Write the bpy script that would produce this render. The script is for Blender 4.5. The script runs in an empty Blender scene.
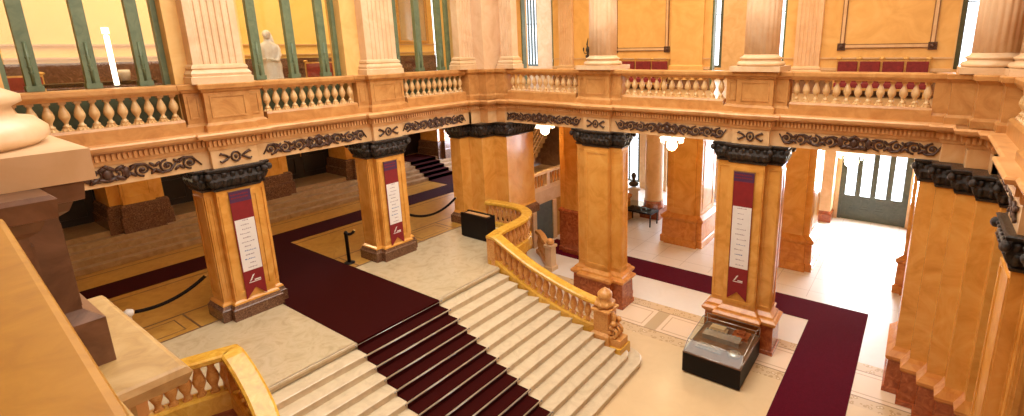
import bpy, math, random
from mathutils import Vector, Matrix
random.seed(7)
PI = math.pi
col = bpy.context.scene.collection
W, D = 14.5, -12.9            # hall void: x 0..W, y D..0
ZS, ZC, ZR = 5.97, 6.80, 7.86  # soffit, cornice top, rail top
ZL = 2.24                      # landing level

# ------------------------------------------------------------ materials
def nmat(name):
    m = bpy.data.materials.new(name); m.use_nodes = True
    nt = m.node_tree; b = nt.nodes['Principled BSDF']
    return m, nt, b
def coords(nt, sc=1.0):
    g = nt.nodes.new('ShaderNodeNewGeometry')
    mp = nt.nodes.new('ShaderNodeMapping'); mp.inputs['Scale'].default_value = (sc, sc, sc)
    nt.links.new(g.outputs['Position'], mp.inputs['Vector'])
    return mp.outputs['Vector']
def marble(name, cols, scale=1.5, rough=.3, dist=1.5, bump=.0, spec=.5, detail=6, coat=0):
    m, nt, b = nmat(name)
    v = coords(nt, scale)
    n = nt.nodes.new('ShaderNodeTexNoise'); n.inputs['Scale'].default_value = 1; n.inputs['Detail'].default_value = detail
    n.inputs['Roughness'].default_value = .62; n.inputs['Distortion'].default_value = dist
    nt.links.new(v, n.inputs['Vector'])
    r = nt.nodes.new('ShaderNodeValToRGB'); e = r.color_ramp.elements
    e[0].position = .28; e[0].color = (*cols[0], 1); e[1].position = .72; e[1].color = (*cols[-1], 1)
    for i, c in enumerate(cols[1:-1]):
        k = e.new(.28 + .44*(i+1)/(len(cols)-1)); k.color = (*c, 1)
    nt.links.new(n.outputs['Fac'], r.inputs['Fac']); nt.links.new(r.outputs['Color'], b.inputs['Base Color'])
    b.inputs['Roughness'].default_value = rough; b.inputs['Specular IOR Level'].default_value = spec
    if coat: b.inputs['Coat Weight'].default_value = coat; b.inputs['Coat Roughness'].default_value = .08
    if bump:
        bn = nt.nodes.new('ShaderNodeTexNoise'); bn.inputs['Scale'].default_value = 14; bn.inputs['Detail'].default_value = 4
        nt.links.new(v, bn.inputs['Vector'])
        bp = nt.nodes.new('ShaderNodeBump'); bp.inputs['Strength'].default_value = bump; bp.inputs['Distance'].default_value = .03
        nt.links.new(bn.outputs['Fac'], bp.inputs['Height']); nt.links.new(bp.outputs['Normal'], b.inputs['Normal'])
    return m
def emis(name, c, s):
    m, nt, b = nmat(name)
    b.inputs['Base Color'].default_value = (*c, 1); b.inputs['Emission Color'].default_value = (*c, 1); b.inputs['Emission Strength'].default_value = s
    return m
def glassmat(name, tint=(1, 1, 1), refl=.12):
    m, nt, b = nmat(name); nt.nodes.remove(b)
    out = nt.nodes['Material Output']
    t = nt.nodes.new('ShaderNodeBsdfTransparent'); t.inputs['Color'].default_value = (*tint, 1)
    g = nt.nodes.new('ShaderNodeBsdfGlossy'); g.inputs['Roughness'].default_value = .03
    mx = nt.nodes.new('ShaderNodeMixShader'); mx.inputs[0].default_value = refl
    nt.links.new(t.outputs[0], mx.inputs[1]); nt.links.new(g.outputs[0], mx.inputs[2]); nt.links.new(mx.outputs[0], out.inputs['Surface'])
    return m
M = {}
M['amber'] = marble('amber_marble', [(.56,.22,.030), (.70,.32,.055), (.78,.40,.09)], 1.3, .24, 1.6, coat=.25)
M['shaft'] = marble('shaft_marble', [(.58,.25,.038), (.72,.345,.07), (.79,.43,.11)], 1.1, .24, 1.8, coat=.25)
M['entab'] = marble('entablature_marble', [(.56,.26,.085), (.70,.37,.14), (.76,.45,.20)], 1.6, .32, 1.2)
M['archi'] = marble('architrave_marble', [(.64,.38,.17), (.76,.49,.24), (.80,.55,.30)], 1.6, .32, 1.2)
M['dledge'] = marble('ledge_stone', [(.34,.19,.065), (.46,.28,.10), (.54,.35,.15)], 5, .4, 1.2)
M['ped'] = marble('pedestal_marble', [(.40,.17,.045), (.52,.25,.075), (.60,.32,.11)], 2.2, .3, 1.6)
M['pale'] = marble('pale_stone', [(.62,.40,.20), (.70,.48,.27), (.76,.56,.35)], 2, .38, .8)
M['bal'] = marble('baluster_stone', [(.54,.30,.11), (.66,.42,.18), (.74,.52,.26)], 5, .35, .8)
M['yellow'] = marble('yellow_siena', [(.56,.27,.03), (.72,.40,.05), (.80,.50,.10)], 3.5, .25, 2.2, coat=.3)
M['slab'] = marble('rail_slab', [(.36,.155,.014), (.44,.205,.022), (.50,.245,.034)], 6, .34, 1.0)
M['red'] = marble('red_marble', [(.20,.040,.015), (.34,.080,.022), (.50,.15,.045)], 3.5, .22, 2.2, coat=.3)
M['pink'] = marble('pink_breccia', [(.50,.19,.05), (.68,.33,.09), (.76,.44,.16)], 9, .3, 2)
M['orange'] = marble('orange_marble', [(.50,.17,.03), (.62,.25,.05), (.72,.34,.08)], 2.5, .25, 1.6, coat=.3)
M['mottled'] = marble('mottled_brown', [(.05,.02,.012), (.14,.06,.03), (.36,.20,.10)], 14, .25, 2.5)
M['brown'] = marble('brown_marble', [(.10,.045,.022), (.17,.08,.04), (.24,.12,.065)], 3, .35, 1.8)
M['capital'] = marble('dark_capital', [(.010,.008,.007), (.022,.016,.013), (.09,.06,.045)], 9, .3, 1.5, bump=.5)
M['scroll'] = marble('scroll_bronze', [(.035,.016,.010), (.07,.03,.018), (.12,.06,.035)], 12, .4, 1)
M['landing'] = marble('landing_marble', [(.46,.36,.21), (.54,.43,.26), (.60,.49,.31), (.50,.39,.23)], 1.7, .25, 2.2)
M['step'] = marble('step_marble', [(.56,.45,.29), (.66,.54,.36), (.72,.61,.42)], 2.3, .3, 2.0)
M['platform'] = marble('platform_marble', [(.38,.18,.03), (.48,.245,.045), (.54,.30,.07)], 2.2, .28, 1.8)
M['inlay'] = marble('inlay_dark', [(.10,.05,.025), (.16,.08,.04), (.2,.11,.06)], 5, .3, 1)
M['upperstep'] = marble('upper_step_marble', [(.30,.17,.07), (.40,.25,.12), (.50,.34,.18)], 2, .3, 2)
M['wallup'] = marble('upper_wall', [(.70,.40,.12), (.78,.48,.16), (.84,.55,.21)], 1.1, .4, 1.5)
M['pil'] = marble('fluted_stone', [(.68,.43,.24), (.76,.52,.31), (.82,.60,.39)], 1.6, .35, 1)
M['wallroom'] = marble('salon_wall', [(.88,.60,.18), (.92,.68,.24), (.94,.72,.28)], .8, .5, 1)
M['dado'] = marble('dark_dado', [(.03,.015,.012), (.09,.04,.03), (.22,.12,.08)], 5, .25, 2.5)
M['mould'] = marble('brown_moulding', [(.16,.08,.03), (.24,.12,.05), (.30,.16,.07)], 4, .4, 1)
M['green'] = marble('green_frame', [(.09,.13,.07), (.13,.175,.095), (.17,.22,.12)], 4, .4, 1)
M['doorgreen'] = marble('grey_green_door', [(.05,.07,.06), (.075,.095,.08), (.10,.12,.10)], 4, .4, 1)
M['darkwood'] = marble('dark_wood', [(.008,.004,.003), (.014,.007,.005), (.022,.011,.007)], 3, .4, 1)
M['blackbox'] = marble('black_laminate', [(.004,.002,.002), (.006,.003,.003), (.008,.005,.004)], 3, .5, 1, spec=.2)
M['wood'] = marble('wooden_lid', [(.45,.25,.10), (.55,.32,.14), (.62,.38,.18)], 6, .35, 1)
M['steel'] = marble('brushed_metal', [(.5,.48,.44), (.62,.6,.56), (.72,.70,.66)], 8, .25, 1); M['steel'].node_tree.nodes['Principled BSDF'].inputs['Metallic'].default_value = .7
M['gold'] = marble('gilt_wood', [(.45,.25,.07), (.62,.38,.12), (.75,.5,.2)], 8, .3, 1); M['gold'].node_tree.nodes['Principled BSDF'].inputs['Metallic'].default_value = .4
M['velvet'] = marble('crimson_velvet', [(.13,.008,.010), (.20,.014,.016), (.26,.02,.02)], 9, .7, 1)
def carpetmat(name, c0, c1):
    m = marble(name, [c0, c1], 30, .95, .3, bump=.3, spec=.1); return m
M['carpet'] = carpetmat('maroon_carpet', (.026,.0016,.0010), (.044,.0026,.0018))
M['carpet2'] = carpetmat('crimson_carpet', (.070,.0015,.008), (.11,.003,.014))
M['rope'] = carpetmat('black_rope', (.008,.005,.005), (.014,.009,.009))
M['white'] = marble('white_marble_statue', [(.66,.60,.52), (.76,.71,.64), (.82,.78,.72)], 4, .4, 1)
M['bronze'] = marble('dark_bronze', [(.012,.010,.010), (.03,.025,.022), (.06,.045,.035)], 8, .35, 1)
M['bannerred'] = marble('banner_red', [(.20,.007,.010), (.25,.010,.014)], 6, .6, .5)
M['bannerblue'] = marble('banner_purple', [(.055,.014,.06), (.08,.02,.07)], 20, .6, .5)
M['paper'] = marble('banner_white', [(.78,.74,.70), (.84,.80,.76)], 3, .6, .5)
M['ink'] = marble('banner_print', [(.35,.28,.30), (.42,.34,.36)], 3, .6, .5)
M['inkblue'] = marble('banner_blue_print', [(.12,.2,.4), (.2,.25,.45)], 3, .6, .5)
M['lampglass'] = emis('lit_globe', (1, .80, .50), 14)
M['lampglare'] = emis('lamp_glare', (1,.86,.62), 3.2)
M['glaretube'] = emis('glowing_reflection', (1, .88, .68), 5)
M['glass'] = glassmat('clear_glass', (.97,.98,.97), .06)
M['caseglass'] = glassmat('case_glass', (.86,.90,.86), .05)
M['daypane'] = glassmat('daylight_glass', (.96,.98,1), .05)
M['ceil'] = marble('ceiling_plaster', [(.74,.55,.30), (.80,.62,.36)], 2, .6, 1)
M['gfloor'] = marble('gallery_floor', [(.42,.26,.12), (.55,.36,.18)], 2, .35, 1)

# ground floor: pale marble with ornament bands in the colour (inlay work lying in the floor)
def ground_floor_mat():
    m, nt, b = nmat('ground_floor_marble'); L = nt.links
    geo = nt.nodes.new('ShaderNodeNewGeometry'); sp = nt.nodes.new('ShaderNodeSeparateXYZ'); L.new(geo.outputs['Position'], sp.inputs[0])
    def mth(op, a, c=None):
        n = nt.nodes.new('ShaderNodeMath'); n.operation = op
        for i, q in enumerate((a, c)):
            if q is None: continue
            if isinstance(q, (int, float)): n.inputs[i].default_value = q
            else: L.new(q, n.inputs[i])
        return n.outputs[0]
    def band(s, a, c): return mth('MULTIPLY', mth('GREATER_THAN', s, a), mth('LESS_THAN', s, c))
    def mix(f, A, B):
        n = nt.nodes.new('ShaderNodeMix'); n.data_type = 'RGBA'; L.new(f, n.inputs[0])
        for i, q in ((6, A), (7, B)):
            if isinstance(q, tuple): n.inputs[i].default_value = (*q, 1)
            else: L.new(q, n.inputs[i])
        return n.outputs[2]
    nz = nt.nodes.new('ShaderNodeTexNoise'); nz.inputs['Scale'].default_value = 1.6; nz.inputs['Detail'].default_value = 6; nz.inputs['Distortion'].default_value = 2
    L.new(geo.outputs['Position'], nz.inputs['Vector'])
    base = mix(nz.outputs['Fac'], (.76,.57,.33), (.66,.48,.26))
    far = mix(nz.outputs['Fac'], (.82,.78,.74), (.76,.71,.66))  # daylight from the street door put into a paler, cooler floor colour
    x, y = sp.outputs[0], sp.outputs[1]
    base = mix(mth('GREATER_THAN', y, .9), base, far)
    # strip between the piers: two ornamental bands and framed panels
    strip = band(y, -1.05, .95)
    inner = band(y, -.62, .52)
    vo = nt.nodes.new('ShaderNodeTexVoronoi'); vo.inputs['Scale'].default_value = 7; L.new(geo.outputs['Position'], vo.inputs['Vector'])
    orn = mix(mth('GREATER_THAN', vo.outputs['Distance'], .40), (.50,.32,.15), (.66,.48,.28))
    o2 = mix(mth('LESS_THAN', vo.outputs['Distance'], .2), orn, (.78,.62,.42))
    mod = mth('FRACT', mth('MULTIPLY', mth('ADD', x, .55), .4))
    panel = mth('MULTIPLY', inner, band(mod, .08, .92))
    ln = mth('MULTIPLY', band(y, -.66, .56), mth('SUBTRACT', 1, inner))
    c = mix(strip, base, o2)
    c = mix(inner, c, (.52,.38,.22))
    c = mix(panel, c, (.80,.62,.44))
    c = mix(ln, c, (.36,.22,.12))
    pin = mth('MULTIPLY', band(y, -.5, .4), band(mod, .13, .87)); pin2 = mth('MULTIPLY', band(y, -.46, .36), band(mod, .145, .855))
    c = mix(mth('SUBTRACT', pin, pin2), c, (.55,.38,.22))
    # slab joints in the corridor
    jx = mth('FRACT', mth('MULTIPLY', x, .85)); jy = mth('FRACT', mth('MULTIPLY', y, .85))
    jm = mth('MULTIPLY', mth('MAXIMUM', mth('LESS_THAN', jx, .02), mth('LESS_THAN', jy, .02)), mth('GREATER_THAN', y, 4.2))
    c = mix(jm, c, (.55,.5,.45))
    L.new(c, b.inputs['Base Color']); b.inputs['Roughness'].default_value = .34; b.inputs['Coat Weight'].default_value = .06; b.inputs['Coat Roughness'].default_value = .15
    return m
M['ground'] = ground_floor_mat()

# ------------------------------------------------------------ mesh building
class MB:
    def __init__(s): s.v = []; s.f = []; s.sm = []
    def add(s, vs, fs, smooth=False):
        o = len(s.v); s.v += [tuple(q) for q in vs]
        for f in fs: s.f.append([i+o for i in f]); s.sm.append(smooth)
        return s
    def box(s, x0, x1, y0, y1, z0, z1):
        vs = [(x, y, z) for z in (z0, z1) for x, y in ((x0, y0), (x1, y0), (x1, y1), (x0, y1))]
        return s.add(vs, [(3,2,1,0), (4,5,6,7), (0,1,5,4), (1,2,6,5), (2,3,7,6), (3,0,4,7)])
    def prism(s, pts, z0, z1): return s.loft(pts, [(z0, 0), (z1, 0)])
    def loft(s, pts, lv, smooth=False):
        n = len(pts); vs = []; fs = []
        for z, d in lv: vs += [(x, y, z) for x, y in offp(pts, d)]
        for k in range(len(lv)-1):
            for i in range(n):
                j = (i+1) % n; fs.append((k*n+i, k*n+j, (k+1)*n+j, (k+1)*n+i))
        fs.append(tuple(range(n-1, -1, -1))); fs.append(tuple((len(lv)-1)*n+i for i in range(n)))
        return s.add(vs, fs, smooth)
    def lathe(s, prof, cx=0, cy=0, n=16, smooth=True, fn=None):
        vs = []; fs = []
        for r, z in prof:
            for i in range(n):
                a = 2*PI*i/n; q = r*(fn(a) if fn else 1); vs.append((cx+q*math.cos(a), cy+q*math.sin(a), z))
        for k in range(len(prof)-1):
            for i in range(n):
                j = (i+1) % n; fs.append((k*n+i, k*n+j, (k+1)*n+j, (k+1)*n+i))
        s.add(vs, fs, smooth)
        o = len(s.v)-len(vs)
        s.f.append([o+i for i in range(n-1, -1, -1)]); s.sm.append(False)
        s.f.append([o+(len(prof)-1)*n+i for i in range(n)]); s.sm.append(False)
        return s
    def tube(s, path, r, n=6, smooth=True, up=Vector((0, 0, 1))):
        P = [Vector(p) for p in path]; vs = []; fs = []
        R = r if isinstance(r, (list, tuple)) else [r]*len(P)
        for i, p in enumerate(P):
            t = (P[min(i+1, len(P)-1)]-P[max(i-1, 0)]).normalized()
            a = t.cross(up)
            if a.length < 1e-3: a = t.cross(Vector((1, 0, 0)))
            a.normalize(); b = a.cross(t)
            for k in range(n):
                w = 2*PI*k/n; vs.append(p + a*R[i]*math.cos(w) + b*R[i]*math.sin(w))
        for i in range(len(P)-1):
            for k in range(n):
                j = (k+1) % n; fs.append((i*n+k, (i+1)*n+k, (i+1)*n+j, i*n+j))
        fs.append(tuple(range(n))); fs.append(tuple((len(P)-1)*n+k for k in range(n-1, -1, -1)))
        return s.add(vs, fs, smooth)
    def ball(s, c, r, n=8, m=5, rot=None, smooth=True):
        c = Vector(c); r = Vector(r) if not isinstance(r, (int, float)) else Vector((r, r, r))
        vs = []; fs = []
        for k in range(1, m):
            ph = PI*k/m
            for i in range(n):
                a = 2*PI*i/n; q = Vector((r.x*math.sin(ph)*math.cos(a), r.y*math.sin(ph)*math.sin(a), -r.z*math.cos(ph)))
                vs.append(c + (rot @ q if rot else q))
        t = Vector((0, 0, r.z)); t = rot @ t if rot else t
        vs += [c-t, c+t]; b, u = len(vs)-2, len(vs)-1
        for k in range(m-2):
            for i in range(n):
                j = (i+1) % n; fs.append((k*n+i, k*n+j, (k+1)*n+j, (k+1)*n+i))
        for i in range(n):
            j = (i+1) % n; fs.append((b, j, i)); fs.append((u, (m-2)*n+i, (m-2)*n+j))
        return s.add(vs, fs, smooth)
    def sweep(s, path, prof, closed=False, smooth=False):
        # path: 3D points; prof: (side, z) closed outline; side positive = left of travel
        P = [Vector(p) for p in path]; n = len(prof); vs = []; fs = []; N = len(P)
        for i, p in enumerate(P):
            d1 = (P[i]-P[i-1]) if (i > 0 or closed) else (P[1]-P[0])
            d2 = (P[(i+1) % N]-P[i]) if (i < N-1 or closed) else d1
            d1 = Vector((d1.x, d1.y)).normalized(); d2 = Vector((d2.x, d2.y)).normalized()
            n1 = Vector((-d1.y, d1.x)); n2 = Vector((-d2.y, d2.x)); m = (n1+n2)
            m = m/(m.length_squared/2) if m.length > .3 else n1
            for a, z in prof: vs.append((p.x+m.x*a, p.y+m.y*a, p.z+z))
        for i in range(N if closed else N-1):
            for k in range(n):
                j = (k+1) % n; q = (i+1) % N; fs.append((i*n+k, i*n+j, q*n+j, q*n+k))
        if not closed: fs.append(tuple(range(n-1, -1, -1))); fs.append(tuple((N-1)*n+k for k in range(n)))
        return s.add(vs, fs, smooth)
    def build(s, name, mat, parent=None, loc=None, bevel=0):
        me = bpy.data.meshes.new(name); me.from_pydata(s.v, [], s.f)
        me.polygons.foreach_set('use_smooth', s.sm); me.materials.append(M[mat] if isinstance(mat, str) else mat)
        import bmesh
        bm = bmesh.new(); bm.from_mesh(me); bmesh.ops.recalc_face_normals(bm, faces=bm.faces); bm.to_mesh(me); bm.free()
        me.update()
        o = bpy.data.objects.new(name, me); col.objects.link(o)
        if parent: o.parent = parent
        if loc: o.location = loc
        if bevel:
            md = o.modifiers.new('bevel', 'BEVEL'); md.width = bevel; md.segments = 2; md.limit_method = 'ANGLE'
        return o
def offp(pts, d):
    n = len(pts); out = []
    if d == 0: return list(pts)
    for i in range(n):
        p0, p, p1 = pts[i-1], pts[i], pts[(i+1) % n]
        def nr(a, b):
            dx, dy = b[0]-a[0], b[1]-a[1]; l = math.hypot(dx, dy) or 1; return (dy/l, -dx/l)
        a, b = nr(p0, p), nr(p, p1); dt = a[0]*b[0]+a[1]*b[1]
        if dt > .99: out.append((p[0]+a[0]*d, p[1]+a[1]*d))
        else:
            mx, my = a[0]+b[0], a[1]+b[1]; q = 1/(1+dt); out.append((p[0]+mx*d*q, p[1]+my*d*q))
    return out
def tag(o, label=None, cat=None, group=None, kind=None):
    if label: o['label'] = label
    if cat: o['category'] = cat
    if group: o['group'] = group
    if kind: o['kind'] = kind
    return o
def empty(name, label, cat, loc=(0, 0, 0), rz=0, group=None):
    o = bpy.data.objects.new(name, None); col.objects.link(o); o.location = loc; o.rotation_euler = (0, 0, rz); o.empty_display_size = .2
    return tag(o, label, cat, group)
def struct(name, mb, mat, parent=None, label=None):
    o = mb.build(name, mat, parent)
    if not parent: tag(o, label, None, None, 'structure')
    return o
def kids(o): return [c for c in bpy.data.objects if c.parent == o]
def copy_tree(o, parent=None, ch=None):
    c = o.copy(); col.objects.link(c)
    if parent: c.parent = parent
    for k in kids(o): copy_tree(k, c)
    return c

# ------------------------------------------------------------ the shell
def shell():
    struct('floor', MB().box(-10, 21, -19.5, 14.2, -.2, 0), 'ground')
    # raised platform behind the left arcade with the landing's level
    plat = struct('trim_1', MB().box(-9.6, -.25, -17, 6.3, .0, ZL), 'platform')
    # dark lines of the platform paving
    b = MB()
    for x0, x1, y0, y1 in ((-.30,-.25,-12.8,1), (-1.42,-1.37,-17,6), (-3.75,-3.71,-17,6), (-6.3,-6.26,-17,6),
                           (-1.37,-.3,-9.70,-9.66), (-1.37,-.3,-7.35,-7.31), (-1.37,-.3,-5.6,-5.56), (-1.37,-.3,-3.3,-3.26), (-1.37,-.3,-1.75,-1.71)):
        b.box(x0, x1, y0, y1, ZL-.02, ZL+.004)
    for y0, y1 in ((-12.6,-9.9), (-7.1,-5.8), (-3.1,-1.9)):
        for r in ((-1.22,-.48,y0,y0+.025), (-1.22,-.48,y1-.025,y1), (-1.22,-1.195,y0,y1), (-.505,-.48,y0,y1)):
            b.box(r[0], r[1], r[2], r[3], ZL-.02, ZL+.004)
    struct('trim_2', b, 'inlay')
    # landing: outline follows the balustrades
    right = [(-.25,-.95), (.6,-.85), (1.3,-.62), (1.9,-.62), (2.4,-.85), (2.75,-1.3), (2.9,-1.9), (2.96,-2.6), (3.16,-3.3), (3.40,-3.42)]
    left = [(3.40,-10.25), (3.12,-10.32), (2.92,-10.9), (2.8,-11.5), (2.7,-12.9), (-.25,-12.9)]
    struct('trim_3', MB().prism(left[::-1]+right[::-1] if False else (right+left)[::-1], ZL-.14, ZL), 'landing')
    inner = [(x*.985-.03 if x > 0 else x, y-.05) for x, y in right]+[(x-.06, y+.03) for x, y in left]
    struct('trim_4', MB().prism(inner[::-1], .0, ZL-.14), 'red')
    # outer walls
    def wallbox(name, boxes, mat):
        b = MB()
        for q in boxes: b.box(*q)
        return struct(name, b, mat)
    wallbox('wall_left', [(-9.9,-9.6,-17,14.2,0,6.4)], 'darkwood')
    wallbox('wall_right', [(20.7,21,-19.5,14.2,0,14)], 'amber')
    wallbox('wall_front', [(-10,21,-19.8,-19.5,0,14)], 'amber')
    # facade with window and door openings, two storeys
    ops = [(-9.9,-8.6), (-3.75,-.85), (.95,3.95), (5.65,8.55), (10.25,13.15), (14.05,16.8)]
    bx = []; xs = -10
    for a, c in ops: bx.append((xs, a, 13.8, 14.2, 0, 14)); xs = c
    bx.append((xs, 21, 13.8, 14.2, 0, 14))
    for a, c in ops: bx += [(a, c, 13.8, 14.2, 0 if a < -9 else 4.9, 7.4), (a, c, 13.8, 14.2, 12.2, 14)]
    wallbox('wall_back', bx, 'pale')
    # gallery slabs
    g = 6.42
    wallbox('trim_5', [(-9.6,-.9,-17,1.1,g,ZC), (-9.6,20.7,1.0,13.8,g,ZC), (15.2,20.7,-19.5,1.0,g,ZC), (-.9,15.2,-19.5,-13.9,g,ZC)], 'gfloor')
    # the hall's upper walls close above the frame; skylight opening over the void
    wallbox('ceiling', [(-9.9,1.5,-19.5,14.2,14,14.3), (W-1.5,21,-19.5,14.2,14,14.3), (1.5,W-1.5,-1.5,14.2,14,14.3), (1.5,W-1.5,-19.5,D+1.5,14,14.3)], 'ceil')
shell()

# ------------------------------------------------------------ entablature around the void
def ring():
    P = [(0, 0)]
    # path counter-clockwise seen from above would be the void; list clockwise so that offset points into the void
    pc, hw, pr = .12, .48, .12
    A, B, C, DD = [], [], [], []
    def side(c, hw=hw): return c-hw, c+hw
    # B side from corner (0,0) to (W,0)
    bpts = []
    for c in (4.72, 9.5):
        a, b = side(c); bpts += [(a, 0), (a, -pr), (b, -pr), (b, 0)]
    cpts = []
    for c in (-4.4, -8.5):
        a, b = side(c); cpts += [(W, b), (W-pr, b), (W-pr, a), (W, a)]
    dpts = []
    for a, b in ((8.62, 9.64), (4.24, 5.2)):
        dpts += [(b, D-.33), (b, D-.02), (a, D-.02), (a, D-.33)]
    apts = []
    for c in (-8.5, -4.4):
        a, b = side(c); apts += [(0, a), (pr, a), (pr, b), (0, b)]
    # corner blocks (stepped)
    cA = [(0,-1.0), (.12,-1.0), (.12,-.55), (.5,-.55), (.5,-.12), (.92,-.12), (.92,0)]      # corner A/B, travelling from A to B
    cB = [(W-x, y) for x, y in cA[::-1]]
    cE = cA[:-1]+[(.92,.33)]
    cC = [(W-x, D-y) for x, y in cE]
    cD = [(x, D-y) for x, y in cE[::-1]]
    ringp = []; seg = {}
    for nm, pts in (('cA', cA), ('B', bpts), ('cB', cB), ('C', cpts), ('cC', cC), ('D', dpts), ('cD', cD), ('A', apts)):
        seg[nm] = (len(ringp), len(ringp)+len(pts)); ringp += pts
    return ringp, seg
RING, SEG = ring()
def make_entablature():
    # RING is clockwise as travelled; outward normal in offp (dy,-dx) points away from the void, so use negative offset to go in
    lv = [(ZS,0), (6.38,0), (6.385,.03), (6.44,.045), (6.46,.055), (6.63,.055), (6.635,.13), (6.68,.16), (6.69,.25), (6.76,.28), (6.79,.26), (ZC,.24)]
    area = sum(RING[i-1][0]*RING[i][1]-RING[i][0]*RING[i-1][1] for i in range(len(RING)))
    sgn = -1 if area > 0 else 1
    rings = [[(x, y, z) for x, y in offp(RING, sgn*d)] for z, d in lv]
    n = len(RING)
    def idx(a, b): return [i % n for i in range(a, b)]
    cm = {k: (SEG[k][0]+3) for k in ('cA','cB','cC','cD')}
    sides = {'A': (cm['cD'], cm['cA']+n), 'B': (cm['cA'], cm['cB']), 'C': (cm['cB'], cm['cC']), 'D': (cm['cC'], cm['cD'])}
    labels = {'A': 'carved amber marble entablature over the banner-hung arcade behind the landing, sloping to the left',
              'B': 'long amber marble entablature over the arcade that opens toward the bright street door',
              'C': 'amber marble entablature at the right edge of the photo',
              'D': 'brown stone cornice ledge below the gallery railing in the left foreground'}
    for k, (a, b) in sides.items():
        ii = idx(a, b+1)
        root = empty('entablature', labels[k], 'entablature')
        bk = {'A': lambda p: (-1.1, p[1]), 'B': lambda p: (p[0], 1.1), 'C': lambda p: (W+1.1, p[1]), 'D': lambda p: (p[0], D-1.1)}[k]
        def strip(r, lo, hi, name, mat, closeback):
            m = MB(); rows = [[r[l][i] for i in ii] for l in range(lo, hi+1)]
            if closeback:
                zt, zb = rows[-1][0][2], rows[0][0][2]
                def back(p, z):
                    q = list(bk(p))
                    if k in 'AC': q[1] = max(D-1.1, min(1.1, q[1]))
                    return (q[0], q[1], z)
                rows = rows+[[back(p, zt) for p in rows[-1]], [back(p, zb) for p in rows[0]]]
                nn = len(rows); cyc = True
            else: nn = len(rows); cyc = True
            L = len(ii); vs = [p for row in rows for p in row]; fs = []
            for q in range(nn if cyc else nn-1):
                q2 = (q+1) % nn
                for i in range(L-1): fs.append((q*L+i, q*L+i+1, q2*L+i+1, q2*L+i))
            m.add(vs, fs); return m.build(name, mat, root)
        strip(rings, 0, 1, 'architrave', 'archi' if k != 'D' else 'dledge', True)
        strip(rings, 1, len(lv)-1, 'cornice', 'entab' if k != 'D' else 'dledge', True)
        # dentils follow the outline
        m = MB(); r = rings[4]
        for q in range(len(ii)-1):
            p0, p1 = Vector(r[ii[q]]), Vector(r[ii[q+1]]); d = p1-p0; L = d.length
            if L < .1: continue
            d.normalize(); nin = Vector((d.y, -d.x, 0))
            c = Vector((W/2, D/2, p0.z))
            if nin.dot(c-(p0+p1)/2) < 0: nin = -nin
            nn = max(1, int(L/.085)); st = L/nn
            for j in range(nn):
                a = p0+d*(st*(j+.2)); b = p0+d*(st*(j+.75))
                z0, z1 = 6.49, 6.61
                q4 = [a-nin*.01, b-nin*.01, b+nin*.055, a+nin*.055]
                m.add([(v.x, v.y, z) for z in (z0, z1) for v in q4], [(3,2,1,0), (4,5,6,7), (0,1,5,4), (1,2,6,5), (2,3,7,6), (3,0,4,7)])
        m.build('dentil_band', 'entab', root)
        ENT[k] = root
ENT = {}
make_entablature()
def core(k, mx, my):
    q = [(-1.1,-1.0), (.10,-1.0), (.10,-.56), (.48,-.56), (.48,-.13), (.90,-.13), (.90,1.1), (-1.1,1.1)]
    q = [((W-x) if mx else x, (D-y) if my else y) for x, y in q]
    if mx != my: q = q[::-1]
    MB().prism(q, ZS+.004, ZC-.004).build('corner_block', 'entab', ENT[k])
core('A', False, False); core('B', True, False); core('D', False, True); core('C', True, True)

# running scroll ornament on the frieze, built in local coords: u along, z up, front at -y
def spiral(m, cx, cz, r, turns, a0, dirn, y=-.02, th=.02):
    P = []; R = []
    N = int(14*turns)
    for i in range(N+1):
        t = i/N; q = r*(1-.85*t); a = a0+dirn*turns*2*PI*t
        P.append((cx+q*math.cos(a), y, cz+q*math.sin(a))); R.append(th*(1-.35*t))
    m.tube(P, R, 5, up=Vector((0, 1, 0)))
def scroll_mesh(L):
    m = MB(); zc = 6.20; h = .135
    side = (L-.62)/2; n = max(2, round(side/.36)); st = side/n
    for s in (-1, 1):
        for k in range(n):
            u = s*(.36+st*(k+.5)); up = 1 if k % 2 else -1
            spiral(m, u, zc, min(st*.44, h), 1.7, PI/2 if up > 0 else -PI/2, s*up, th=.024)
            m.ball((u, -.03, zc), (.045, .03, .045), 6, 4)
            m.tube([(u-s*st*.5, -.02, zc-up*.10), (u-s*st*.25, -.03, zc-up*.125), (u+s*st*.1, -.03, zc-up*.11), (u+s*st*.5, -.02, zc+up*.10)], [.016,.027,.027,.016], 5, up=Vector((0, 1, 0)))
            uj = s*(.36+st*k)     # crossing leaves at the joints
            for a in (.8, -.8, 2.3, -2.3):
                m.ball((uj+.06*math.cos(a), -.025, zc+.095*math.sin(a)), (.075, .025, .032), 6, 4, Matrix.Rotation(-a, 3, 'Y'))
    # medallion
    for s in (-1, 1):
        spiral(m, s*.15, zc, .14, 1.8, 0 if s < 0 else PI, s, th=.028)
        m.ball((s*.05, -.03, zc+.12), (.10, .03, .045), 8, 5, Matrix.Rotation(s*.5, 3, 'Y'))
        m.ball((s*.06, -.03, zc-.11), (.10, .03, .04), 8, 5, Matrix.Rotation(-s*.4, 3, 'Y'))
        m.ball((s*.30, -.025, zc), (.07, .03, .12), 6, 4)
        for t in (-1, 1): m.ball((s*.2, -.03, zc+t*.1), (.10,.03,.045), 6, 4, Matrix.Rotation(-s*t*.5, 3, 'Y'))
    m.ball((0, -.045, zc), (.075, .04, .10), 8, 6); m.ball((0, -.04, zc+.16), (.05, .03, .04), 8, 5)
    return m
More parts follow.
